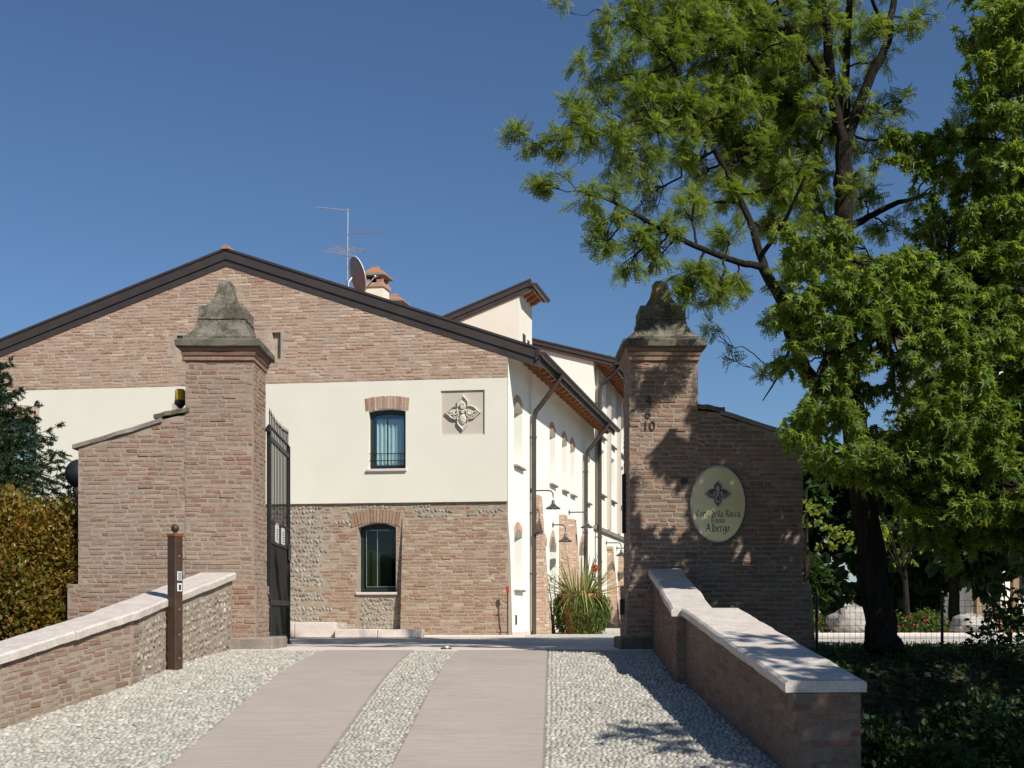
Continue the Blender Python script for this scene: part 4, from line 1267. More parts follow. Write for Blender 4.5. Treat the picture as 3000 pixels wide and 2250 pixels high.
for z0, z1 in ((.98, 1.08), (.86, .95)):
    mb = MB(); cbox(mb, -.035, .035, .001, .010, z0, z1, .003, fr=FQ); s = mb.build('keypad', M['white_plate'], o)
    mb = MB()
    if z0 > .9:
        for i in range(3):
            for j in range(4): box(mb, -.024 + i * .018, -.012 + i * .018, .0101, .0125, z0 + .012 + j * .021, z0 + .026 + j * .021, fr=FQ)
    else: box(mb, -.018, .018, .0101, .0125, z0 + .015, z1 - .015, fr=FQ)
    mb.build('keys', M['iron_grey'], s)
for z in (.12, .38, .66, 1.25):
    mb = MB(); tube(mb, [FQ((0, .0, z)), FQ((0, .006, z))], .011, 8); mb.build('bolt', M['galv'], o)
for z in (.15, .62):
    mb = MB(); box(mb, -.02, .02, hs - .002, hs + .03, z, z + .05, fr=frame((px, py, pz), (0, 1, 0), (-1, 0, 0))); mb.build('wall_tie', M['corten'], o)

# gate stop in the threshold
o = thing('gate_stop', 'small domed metal gate stop set in the pale threshold', 'gate stop')
mb = MB(); lathe(mb, [(.075, .0), (.07, .018), (.05, .02)], (-.86, 16.5, .0), 18); mb.build('base_ring', M['iron_grey'], o, smooth=True)
mb = MB(); lathe(mb, [(.055, .018), (.05, .04), (.03, .056), (0, .062)], (-.86, 16.5, .0), 18); mb.build('dome', M['galv'], o, smooth=True)

# pale steps along the gable
for nm, lab, x0, x1, y0, z1 in (('stone_step', 'higher pale stone step under the river stone wall beside the gate leaf', -6.4, -3.32, 23.75, .285), ('stone_step', 'lower pale stone step running under the green framed window', -3.315, -1.72, 23.6, .155)):
    o = thing(nm, lab, 'step')
    n = int(round((x1 - x0) / .85))
    for k in range(n):
        a, b = x0 + (x1 - x0) * k / n, x0 + (x1 - x0) * (k + 1) / n - .006
        mb = MB(); cbox(mb, a, b, y0, y0 + .34, .0, z1, .012); mb.build('kerb_stone', M['stone_white'], o)
    mb = MB(); box(mb, x0, x1 - .01, y0 + .345, 26.4, -.02, z1 - .02); mb.build('bed', M['gravel'], o)
mb = MB(); cbox(mb, -1.70, .25, 24.35, 24.70, -.05, .035, .01); struct(mb.build('kerb', M['stone_white']))

# red tipped marker rod at the corner of the house
o = thing('marker_rod', 'thin rusty rod with a red top standing at the house corner', 'rod')
mb = MB(); tube(mb, [(-.085, 24.62, -.02), (-.085, 24.62, .86)], .012, 8); mb.build('rod', M['corten'], o)
mb = MB(); cbox(mb, -.112, -.058, 24.595, 24.645, .85, .985, .01); mb.build('head', M['red'], o)
mb = MB(); tube(mb, [(-.14, 24.62, .66), (-.085, 24.62, .66)], .01, 6); mb.build('tap', M['iron_grey'], o)

# swan neck lamps along the side wall
def wall_lamp(l, z, d, lab):
    o = thing('wall_lamp', lab, 'lamp', 'swan neck lamps along the white side wall')
    mb = MB(); tube(mb, [FS((l, .0, z)), FS((l, .02, z))], .055, 10); mb.build('wall_plate', M['lamp_shade'], o)
    P = [FS((l, .0, z)), FS((l, d * .6, z))] + [FS((l, d - .10 + .10 * math.sin(t), z - .10 + .10 * math.cos(t))) for t in np.linspace(.3, math.pi / 2, 5)] + [FS((l, d, z - .22))]
    mb = MB(); tube(mb, P, .015, 8); mb.build('arm', M['lamp_shade'], o, smooth=True)
    c = FS((l, d, z - .40))
    mb = MB(); lathe(mb, [(0, .19), (.03, .185), (.034, .13), (.05, .10), (.085, .065), (.15, .025), (.165, .0), (.158, .004), (.08, .05), (.03, .08), (0, .085)], c, 20); mb.build('shade', M['lamp_shade'], o, smooth=True)
    mb = MB(); lathe(mb, [(0, -.02), (.025, -.012), (.032, .01), (.02, .05), (.015, .075)], c, 12); mb.build('bulb', M['white_plate'], o, smooth=True)
wall_lamp(2.15, 3.08, .50, 'swan neck wall lamp beside the first downpipe, above the tallest leaning buttress')
wall_lamp(6.9, 2.98, .46, 'swan neck wall lamp above the third leaning buttress near the second downpipe')
wall_lamp(4.72, 2.52, .30, 'short armed wall lamp hung above the first arched door')
wall_lamp(13.3, 2.55, .46, 'swan neck wall lamp below the string course of the taller wing, on its first buttress')
wall_lamp(15.6, 2.50, .46, 'swan neck wall lamp half hidden behind the shaded pier')
o = thing('flood_light', 'small dark flood light clamped to the first downpipe', 'flood light')
mb = MB(); cbox(mb, 1.98, 2.24, .16, .27, 2.17, 2.23, .02, fr=FS); mb.build('head', M['lamp_shade'], o)
mb = MB(); tube(mb, [FS((2.1, .14, 2.15)), FS((2.1, .14, 2.24))], .07, 10); mb.build('clamp', M['lamp_shade'], o)
o = thing('air_vent', 'tiny dark vent at the foot of the white corner', 'vent')
mb = MB(); cbox(mb, .66, .76, -.0, .02, .22, .42, .004, fr=FS); mb.build('grille', M['iron_grey'], o)
mb = MB()
for k in range(4): box(mb, .675, .745, .0201, .024, .25 + k * .04, .262 + k * .04, fr=FS)
mb.build('slat', M['iron'], o)

# carved emblem on the plaque, and the same emblem on the oval sign
QUAD = [(0, 1.0), (.07, .90), (.20, .76), (.29, .64), (.31, .50), (.27, .40), (.33, .345), (.40, .38), (.52, .35), (.66, .30), (.78, .19), (.90, .07), (1.0, 0)]
def emblem_outline(s=1.):
    P = list(QUAD)
    full = P[:-1] + [(x, -y) for x, y in P[::-1]][:-1] + [(-x, -y) for x, y in P][:-1] + [(-x, y) for x, y in P[::-1]][:-1]
    return [(x * s, y * s) for x, y in full]
def emblem(parent, fr, c, size, mats, depth):
    """lobed lozenge: back plate, raised moulded rim, crest lobe, two scrolls, oval shield"""
    cu, cz = c
    out = emblem_outline(size)
    k = len(out)
    mb = MB(); prism(mb, [(cu + x * .97, cz + y * .97) for x, y in out][::-1], 0, depth * .25, fr); mb.build('back', mats[0], parent)
    V = []
    for s, n in ((1.0, 0), (1.0, depth * .7), (.94, depth), (.86, depth * .75), (.84, depth * .2)):
        V += [(cu + x * s, n, cz + y * s) for x, y in out]
    F = [[i * k + j, i * k + (j + 1) % k, (i + 1) * k + (j + 1) % k, (i + 1) * k + j] for i in range(4) for j in range(k)]
    mb = MB(); mb.add(fr(V), F); mb.build('rim', mats[1], parent)
    def blob(nm, bu, bz, ru, rz, dn, mat):
        V = []; m = 16
        for s, n in ((1, .2), (.96, .75), (.8, .98), (.55, 1.0), (.0, .85)):
            V += [(cu + size * (bu + ru * s * math.cos(t)), dn * n, cz + size * (bz + rz * s * math.sin(t))) for t in np.linspace(0, 2 * math.pi, m, endpoint=False)]
        F = [[i * m + j, i * m + (j + 1) % m, (i + 1) * m + (j + 1) % m, (i + 1) * m + j] for i in range(4) for j in range(m)]
        mb = MB(); mb.add(fr(V), F); mb.build(nm, mat, parent, smooth=True)
    def scroll(nm, pts, r, mat):
        P = fr([(cu + size * x, depth * .75, cz + size * y) for x, y in pts])
        mb = MB(); tube(mb, P, np.linspace(r, r * .55, len(pts)) * size, 8); mb.build(nm, mat, parent, smooth=True)
    blob('crest', 0, .36, .15, .24, depth * 1.25, mats[2])
    blob('crest_eye', -.07, .46, .035, .035, depth * 1.4, mats[3]); blob('crest_eye', .07, .46, .035, .035, depth * 1.4, mats[3])
    blob('shield', 0, -.36, .20, .30, depth * 1.0, mats[2])
    blob('shield_face', 0, -.35, .13, .21, depth * 1.15, mats[0])
    for s in (-1, 1):
        t = np.linspace(0, 4.4, 22)
        scroll('scroll', [(s * (.46 + (.21 - .035 * q) * math.cos(q + 2.4)), .02 + (.21 - .035 * q) * math.sin(q + 2.4)) for q in t], .055, mats[2])
        scroll('leaf_scroll', [(s * x, y) for x, y in ((.10, .12), (.24, .05), (.22, -.14), (.34, -.25), (.52, -.2))], .05, mats[2])
        scroll('leaf_scroll', [(s * x, y) for x, y in ((.62, .03), (.74, .04), (.82, -.02), (.72, -.1), (.55, -.12))], .04, mats[2])
    blob('knot', 0, .02, .10, .10, depth * 1.3, mats[2])
o = thing('relief_emblem', 'carved pale stone lozenge emblem on a sunken square panel high on the gable', 'emblem')
emblem(o, frame(FG((0, .017, 0)), -Uf, Nf), (-(NICHE[0] + NICHE[1]) / 2, (NICHE[2] + NICHE[3]) / 2), .365, [M['relief'], M['relief'], M['relief'], M['plaque']], .055)

M['sign_face'] = mat_simple('sign_face', (.84, .70, .38), .25, .05, 3, metal=.2)
M['sign_rim'] = mat_simple('sign_rim', (.50, .48, .40), .3, .05, 3)
M['sign_brown'] = mat_simple('sign_brown', (.13, .06, .035), .4, .1, 8)
M['sign_grey'] = mat_simple('sign_grey', (.42, .40, .38), .4, .1, 8)
M['ink'] = mat_simple('sign_ink', (.012, .011, .010), .5, .1, 8)
sign = thing('oval_sign', 'oval cream sign with lozenge emblem and black gothic lettering on the shaded wing wall', 'sign')
FO = frame((2.685, PF + .0, 1.895), (1, 0, 0), (0, -1, 0))
ou, oz = .355, .50
t = np.linspace(0, 2 * math.pi, 56, endpoint=False)
mb = MB(); prism(mb, [(ou * math.cos(a), oz * math.sin(a)) for a in t][::-1], .012, .030, FO); mb.build('face', M['sign_face'], sign)
V = []
for s, n in ((1.0, .0), (1.012, .012), (1.012, .036), (.975, .042), (.965, .0305)):
    V += [(ou * s * math.cos(a), n, oz * s * math.sin(a)) for a in t]
k = 56
mb = MB(); mb.add(FO(V), [[i * k + j, (i + 1) * k + j, (i + 1) * k + (j + 1) % k, i * k + (j + 1) % k] for i in range(4) for j in range(k)]); mb.build('rim', M['sign_rim'], sign, smooth=True)
em = thing('emblem', None, None); em.parent = sign
emblem(em, frame(FO((0, .0305, 0)), (1, 0, 0), (0, -1, 0)), (0.0, .135), .185, [M['sign_brown'], M['sign_grey'], M['sign_grey'], M['sign_brown']], .012)
for a, b in ((0, .47), (0, -.47), (.33, 0), (-.33, 0)):
    mb = MB(); tube(mb, [FO((a, .03, b)), FO((a, .036, b))], .009, 8); mb.build('screw', M['galv'], sign)
GL_ = {
 'o': (.65, [[(.1, .8), (.1, .2), (.3, 0), (.5, .2), (.5, .8), (.3, 1), (.1, .8)]]),
 'r': (.55, [[(.05, .95), (.15, 1), (.15, .05), (.25, 0)], [(.15, .8), (.4, 1), (.5, .85)]]),
 't': (.5, [[(.2, 1.3), (.2, .15), (.35, 0), (.45, .1)], [(.05, 1), (.42, 1)]]),
 'e': (.6, [[(.1, .55), (.5, .75), (.3, 1), (.1, .8), (.1, .2), (.3, 0), (.5, .15)]]),
 'd': (.65, [[(.5, .2), (.3, 0), (.1, .2), (.1, .7), (.3, 1), (.5, .8), (.5, .2)], [(.5, .8), (.15, 1.45)]]),
 'l': (.4, [[(.1, 1.4), (.2, 1.5), (.2, .15), (.32, 0)]]),
 'a': (.66, [[(.1, .9), (.3, 1), (.48, .85), (.48, .1), (.58, 0)], [(.48, .55), (.2, .5), (.1, .25), (.28, 0), (.48, .2)]]),
 'c': (.58, [[(.5, .85), (.3, 1), (.1, .8), (.1, .2), (.3, 0), (.5, .15)]]),
 's': (.58, [[(.48, .85), (.28, 1), (.1, .75), (.48, .3), (.3, 0), (.1, .15)]]),
 'b': (.65, [[(.1, 1.5), (.1, .2), (.3, 0), (.5, .2), (.5, .75), (.3, 1), (.1, .8)]]),
 'g': (.65, [[(.5, .85), (.3, 1), (.1, .8), (.1, .3), (.3, .1), (.5, .3)], [(.5, 1), (.5, -.3), (.25, -.45), (.1, -.3)]]),
 'C': (1.0, [[(.8, 1.25), (.5, 1.5), (.1, 1.1), (.1, .4), (.45, 0), (.85, .25)], [(.4, 1.35), (.4, .15)]]),
 'R': (1.0, [[(.2, 1.45), (.2, 0)], [(.0, 1.35), (.5, 1.5), (.75, 1.15), (.5, .8), (.2, .8)], [(.45, .8), (.75, .1), (.9, 0)]]),
 'B': (.95, [[(.2, 1.45), (.2, 0)], [(0, 1.35), (.5, 1.5), (.7, 1.15), (.4, .85), (.75, .5), (.5, 0), (.2, 0)]]),
 'A': (1.0, [[(.05, 0), (.15, .3), (.4, 1.5)], [(.4, 1.5), (.75, .1), (.9, 0)], [(.1, .6), (.65, .6)], [(.05, 1.3), (.4, 1.5)]])}
def gothic(text, fr, cz, h, parent):
    """broad-nib lettering, each letter a mesh of its own"""
    total = sum(.45 if ch == ' ' else GL_[ch][0] for ch in text) * h
    u = -total / 2
    nib = np.array([.075, .075]) * h
    for ch in text:
        if ch == ' ': u += .45 * h; continue
        adv, strokes = GL_[ch]; mb = MB(); q = 0
        for s in strokes:
            for (a, b) in zip(s[:-1], s[1:]):
                p0 = np.array([u + a[0] * h, cz + a[1] * h]); p1 = np.array([u + b[0] * h, cz + b[1] * h])
                hull = [p0 - nib, p0 + nib * np.array([1, 1]), p1 + nib, p1 - nib]
                d = p1 - p0; cr = d[0] * nib[1] - d[1] * nib[0]
                if abs(cr) < 1e-7: continue
                q += 1
                v = fr([(x, .0005 + q * .00004, z) for x, z in hull]); mb.add(v, [[0, 1, 2, 3]])
        mb.build('letter', M['ink'], parent)
        u += adv * h
fl = frame(FO((0, .0306, 0)), (1, 0, 0), (0, -1, 0))
gothic('Corte della Rocca', fl, -.165, .056, sign)
gothic('Bassa', fl, -.245, .052, sign)
gothic('Albergo', fl, -.36, .068, sign)

# metal house numbers on the shaded pier
def numeral(txt, x, z, h, lab):
    cu = bpy.data.curves.new('house_number', 'FONT'); cu.body = txt; cu.size = h * 1.4; cu.extrude = .006; cu.offset = -.0006; cu.align_x = 'CENTER'
    ob = bpy.data.objects.new('tmp', cu); COL.objects.link(ob)
    bpy.context.view_layer.update()
    me = bpy.data.meshes.new_from_object(ob.evaluated_get(bpy.context.evaluated_depsgraph_get()))
    bpy.data.objects.remove(ob)
    me.materials.clear(); me.materials.append(M['iron_grey'])
    o = bpy.data.objects.new('house_number', me); COL.objects.link(o)
    o.location = (x, PF - .012, z); o.rotation_euler = (math.pi / 2, 0, 0)
    tag(o, lab, 'number', 'house numbers on the shaded pier')
numeral('4', 1.782, 3.185, .125, 'dark metal house number 4 on the shaded pier, topmost of three')
numeral('6', 1.778, 3.02, .125, 'dark metal house number 6 on the shaded pier, between two others')
numeral('10', 1.79, 2.86, .125, 'dark metal house number 10 on the shaded pier, lowest of three')

# aerials on the roof
o = thing('tv_aerial', 'thin television aerial mast with three arrays on the house roof', 'aerial')
ax, ay = -3.66, 28.0
mb = MB(); tube(mb, [(ax, ay, 6.9), (ax + .02, ay, 9.42)], .014, 6); mb.build('mast', M['galv'], o)
def yagi(nm, p0, p1, n, el, w, r=.005):
    p0, p1 = np.array(p0, float), np.array(p1, float); e = np.array(el, float); e /= np.linalg.norm(e)
    mb = MB(); tube(mb, [p0, p1], .009, 6)
    for t in np.linspace(.03, .97, n): c = p0 + (p1 - p0) * t; tube(mb, [c - e * w * (1.1 - .25 * t) / 2, c + e * w * (1.1 - .25 * t) / 2], r, 5)
    mb.build(nm, M['galv'], o)
yagi('array', (ax + .05, ay, 9.38), (ax - .66, ay - .2, 9.39), 9, (0.05, 1, .03), .16)
yagi('array', (ax + .02, ay, 8.86), (ax + .78, ay - .25, 8.82), 9, (.05, 1, -.03), .16)
yagi('array', (ax + .14, ay + .25, 8.62), (ax - .16, ay - .45, 8.30), 5, (1, .1, -.10), .74, .008)
o = thing('satellite_dish', 'grey satellite dish with a white rim on the roof beside the chimney', 'dish')
dn = np.array([.84, .44, .30]); dn /= np.linalg.norm(dn); dc = np.array([-3.39, 27.55, 7.82])
a_ = np.cross(dn, [0, 0, 1]); a_ /= np.linalg.norm(a_); b_ = np.cross(dn, a_)
V = []; m = 28
for r, d in ((0, -.09), (.14, -.075), (.26, -.04), (.36, .0), (.41, .025)):
    V += [dc + dn * d + (a_ * math.cos(q) * .95 + b_ * math.sin(q)) * r for q in np.linspace(0, 2 * math.pi, m, endpoint=False)]
mb = MB(); mb.add(V, [[i * m + j, i * m + (j + 1) % m, (i + 1) * m + (j + 1) % m, (i + 1) * m + j] for i in range(4) for j in range(m)]); mb.build('reflector', M['dish'], o, smooth=True)
q = np.linspace(0, 2 * math.pi, m + 1); mb = MB(); tube(mb, [dc + dn * .025 + (a_ * math.cos(x) * .95 + b_ * math.sin(x)) * .41 for x in q], .011, 6, caps=False); mb.build('rim', M['dish_rim'], o)
mb = MB(); tube(mb, [dc - dn * .09, dc - dn * .2 + np.array([0, 0, -.12]), (dc[0] - .18, dc[1] - .12, 6.85)], .022, 8); mb.build('mount', M['galv'], o)
mb = MB(); tube(mb, [dc - b_ * -.36, dc + dn * .42 + b_ * .1], .012, 6); tube(mb, [dc + dn * .40 + b_ * .1, dc + dn * .50 + b_ * .1], .04, 8); mb.build('receiver_arm', M['galv'], o)

# dark globe lamp behind the wing wall
o = thing('globe_lamp', 'dark glass globe lamp half hidden behind the wing wall above the red hedge', 'lamp')
gx_, gy_, gz__ = -6.37, 18.6, 2.52
a = np.linspace(-math.pi / 2, math.pi / 2, 13)
mb = MB(); lathe(mb, [(.205 * math.cos(x), .215 * math.sin(x)) for x in a], (gx_, gy_, gz__), 22); mb.build('globe', M['black'], o, smooth=True)
mb = MB(); lathe(mb, [(.04, -2.5), (.035, -.40), (.06, -.38), (.09, -.30), (.10, -.22), (.08, -.19)], (gx_, gy_, gz__), 14); mb.build('post', M['iron_grey'], o, smooth=True)

# boulders, kerb and fence on the far bank
def boulder(x, y, s, lab, seed):
    r = np.random.default_rng(seed); n1, n2 = 16, 11; V = []
    for i in range(n2 + 1):
        th = math.pi * i / n2
        for j in range(n1):
            ph = 2 * math.pi * j / n1
            k = 1 + .13 * r.normal()
            V.append((x + s[0] * k * math.sin(th) * math.cos(ph), y + s[1] * k * math.sin(th) * math.sin(ph), s[2] * .55 + s[2] * k * math.cos(th)))
    F = [[i * n1 + j, (i + 1) * n1 + j, (i + 1) * n1 + (j + 1) % n1, i * n1 + (j + 1) % n1] for i in range(n2) for j in range(n1)]
    o = MB().add(V, F).build('boulder', M['boulder'], smooth=True); tag(o, lab, 'boulder', 'pale boulders beyond the wire fence')
boulder(7.35, 27.2, (.52, .4, .38), 'tall pale boulder beyond the fence beside the dark trunk', 3)
boulder(9.85, 27.0, (.48, .4, .28), 'low pale boulder beyond the fence behind a leaning twig', 5)
mb = MB(); cbox(mb, 4.6, 18, 25.4, 25.6, -.05, .06, .02); struct(mb.build('kerb', M['stone_white']))
o = thing('wire_fence', 'low dark wire mesh fence on posts between the wing wall and the trees', 'fence')
fp = [(4.15, 17.2), (5.96, 17.5), (7.9, 17.8), (9.8, 18.1)]
for x, y in fp:
    mb = MB(); tube(mb, [(x, y, -.4), (x, y, .72)], .022, 8); mb.build('fence_post', M['iron'], o)
mb = MB()
for z in np.linspace(-.05, .65, 9): tube(mb, [(x, y, z) for x, y in fp], .0022, 4)
for (x0, y0), (x1, y1) in zip(fp[:-1], fp[1:]):
    for t in np.linspace(0, 1, 24)[1:-1]: x, y = x0 + (x1 - x0) * t, y0 + (y1 - y0) * t; tube(mb, [(x, y, -.05), (x, y, .65)], .0022, 4)
mb.build('wire_mesh', M['iron_grey'], o)

# pale outbuilding far behind the trees
ob = thing('outbuilding', 'pale outbuilding with timber columns glimpsed through the trees', 'building')
mb = MB(); box(mb, 15.2, 26, 42.5, 50, -.2, 11.2); mb.build('wall', M['plaster_white'], ob)
mb = MB(); mb.add([(14.6, 41.8, 11.2), (26.6, 41.8, 11.2), (26.6, 50.6, 11.2), (14.6, 50.6, 11.2), (14.6, 46.2, 12.9), (26.6, 46.2, 12.9)], [[0, 1, 5, 4], [2, 3, 4, 5], [0, 4, 3], [1, 2, 5], [3, 2, 1, 0]]); mb.build('roof', M['terracotta'], ob)
for x in (15.4, 16.0, 16.6, 18.4): 
    mb = MB(); cbox(mb, x - .11, x + .11, 41.6, 41.85, -.1, 4.3, .02); mb.build('column', M['column'], ob)
mb = MB(); cbox(mb, 15, 19, 41.5, 41.95, 4.3, 4.55, .02); mb.build('beam', M['column'], ob)
for x in (17, 19.5, 22, 24):
    for z in (1.0, 5.2):
        w = thing('window', None, None); w.parent = ob
        mb = MB(); box(mb, x, x + .9, 42.44, 42.5, z, z + 1.4); mb.build('frame', M['frame_dark'], w)
        mb = MB(); box(mb, x + .07, x + .83, 42.42, 42.44, z + .07, z + 1.33); mb.build('pane', M['glass_dark'], w)

# ------------------------------------------------------------------ plants
LOC = []
def frond_template(n=6):
    V, F = [], []
    for i in range(n):
        t = .15 + .8 * i / (n - 1); w = .13; l = .30 * (1 - .45 * abs(t - .5))
        for s in (-1, 1):
            b = len(V); dz = -.10 * t * t
            V += [(t, 0.0, dz), (t + .05 - w * .45, s * l * .5, dz - .02), (t + .07, s * l, dz - .05), (t + .05 + w * .45, s * l * .5, dz - .02)]
            F.append([b, b + 1, b + 2, b + 3] if s > 0 else [b + 3, b + 2, b + 1, b])
    return np.array(V), np.array(F)
FROND = frond_template()
def maple_template():
    # five pointed lobes, drooping tips; fan of quads round the middle rib
    tips = [(.15, .42), (.62, .62), (1.05, .0), (.62, -.62), (.15, -.42)]
    nots = [(.0, .08), (.30, .15), (.50, .12), (.50, -.12), (.30, -.15), (.0, -.08)]
    V = [(.22, 0, .02)]; F = []
    for i, tp in enumerate(tips):
        b = len(V)
        V += [(*nots[i], .0), (*tp, -.16 * math.hypot(*tp)), (*nots[i + 1], .0)]
        F.append([0, b + 2, b + 1, b])
    return np.array(V), np.array(F)
MAPLE = maple_template()
def oval_template(w=.32, fold=.08):
    V = [(0, 0, 0), (.35, w, fold), (.75, w * .7, fold * .6), (1, 0, -.08), (.75, -w * .7, fold * .6), (.35, -w, fold)]
    F = [[0, 3, 2, 1], [0, 5, 4, 3]]
    return np.array(V), np.array(F)
OVAL = oval_template()
BLADE = (np.array([(0, -.03, 0), (0, .03, 0), (.5, .022, .0), (.5, -.022, 0), (1, 0, -.06)]), None)

def wiggle(p0, p1, n, amp, sag=0.):
    p0, p1 = np.asarray(p0, float), np.asarray(p1, float); t = np.linspace(0, 1, n)[:, None]
    d = np.linalg.norm(p1 - p0)
    P = p0 + (p1 - p0) * t
    w = np.cumsum(rng.normal(size=(n, 3)), 0) * amp * d / math.sqrt(n)
    w -= w[0] + (w[-1] - w[0]) * t
    P = P + w
    P[:, 2] -= sag * d * (4 * t[:, 0] * (1 - t[:, 0])) * .5
    return P

def make_tree(name, label, cat, trunk, limbs, clumps, leaf, leafmat, bark, leaf_size, twigs=9, per_twig=9, droop=.35, spread=.55, group=None, up_bias=.75, jitter=.0, flat=.75, second=None, wild=.55, var=(.65, 1.3)):
    """trunk, limbs: lists of (x, y, z, r); clumps: (x, y, z, radius, density)"""
    root = thing(name, label, cat, group)
    def dense(pts, m=5):
        P = np.array(pts, float); out = []
        k = len(P); tt = np.linspace(0, k - 1, (k - 1) * m + 1)
        for c in range(4): out.append(np.interp(tt, np.arange(k), P[:, c]))
        Q = np.stack(out, -1)
        for _ in range(2):
            Q[1:-1, :3] = (Q[:-2, :3] + 2 * Q[1:-1, :3] + Q[2:, :3]) / 4
        Q[1:-1, :3] += rng.normal(size=(len(Q) - 2, 3)) * Q[1:-1, 3:4] * .10
        return Q
    T = dense(trunk); mb = MB(); tube(mb, T[:, :3], T[:, 3], 12); mb.build('trunk', bark, root, smooth=True)
    nodes = [T[len(T) // 2:]]
    for lm in limbs:
        Q = dense(lm); mb = MB(); tube(mb, Q[:, :3], Q[:, 3], 8); mb.build('limb', bark, root, smooth=True); nodes.append(Q)
    NN = np.concatenate(nodes)
    tw = MB(); LP, LX, LZ, LS = [], [], [], []
    for (cx, cy, cz, cr, den) in clumps:
        c = np.array([cx, cy, cz])
        d = np.linalg.norm(NN[:, :3] - c, axis=1) + np.maximum(0, NN[:, 2] - cz) * .8
        nd = NN[np.argmin(d)]
        dist = np.linalg.norm(nd[:3] - c)
        B = wiggle(nd[:3], c, 9, .10, .12)
        r0 = min(nd[3] * .6, .008 + .012 * dist + .008 * cr)
        tube(tw, B, np.linspace(r0, r0 * .4, 9), 5, caps=False)
        nt_ = max(3, int(twigs * den * (cr / .6) ** 1.6))
        for _ in range(nt_):
            v = rng.normal(size=3); v /= np.linalg.norm(v); v *= cr * rng.uniform(.35, 1.0) ** .6
            v[2] *= flat
            e = c + v
            s = B[int(rng.integers(4, 9))]
            K = wiggle(s, e, 6, .14, -.1)
            K[-1, 2] -= droop * .15 * cr
            tube(tw, K, np.linspace(r0 * .35 + .0015, .0018, 6), 4, caps=False)
            m = max(2, int(per_twig * rng.uniform(.6, 1.4)))
            t = rng.uniform(.35, 1.02, m); seg = np.clip((t * 5).astype(int), 0, 4); fr_ = t * 5 - seg
            P = K[seg] + (K[seg + 1] - K[seg]) * fr_[:, None]
            D = K[seg + 1] - K[seg]; D /= np.linalg.norm(D, axis=1)[:, None] + 1e-9
            D = D * .5 + rng.normal(size=(m, 3)) * spread; D[:, 2] -= droop
            if jitter: P = P + rng.normal(size=(m, 3)) * jitter
            Zn = rng.normal(size=(m, 3)) * wild; Zn[:, 2] += up_bias
            Zn += np.array(sd) * .35
            LP.append(P); LX.append(D); LZ.append(Zn); LS.append(leaf_size * rng.uniform(*var, m))
    tag(tw.build('twigs', bark, root, smooth=True), kind='stuff')
    LP, LX, LZ, LS = np.concatenate(LP), np.concatenate(LX), np.concatenate(LZ), np.concatenate(LS)
    if second is not None:
        sel = rng.random(len(LP)) < second[1]
        mb = MB(); instance(mb, leaf[0], leaf[1], LP[sel], LX[sel], LZ[sel], LS[sel]); tag(mb.build('young_leaves', second[0], root), kind='stuff')
        LP, LX, LZ, LS = LP[~sel], LX[~sel], LZ[~sel], LS[~sel]
    mb = MB(); instance(mb, leaf[0], leaf[1], LP, LX, LZ, LS)
    o = mb.build('crown', leafmat, root)
    tag(o, kind='stuff')
    return root

K_ = 1.3562
def at(x, y, Y):
    """point at depth Y that the survey of the photograph gives for (x, y)"""
    return ((x * K_ - 1500) * Y / 3700, Y, EYE - (y * K_ - 1790) * Y / 3700)
def pt(x, y, Y, r): return (*at(x, y, Y), r * .74)
def cl(x, y, Y, r, den=1., dy=0.):
    return (*at(x, y, Y), r * K_ * Y / 3700, den)

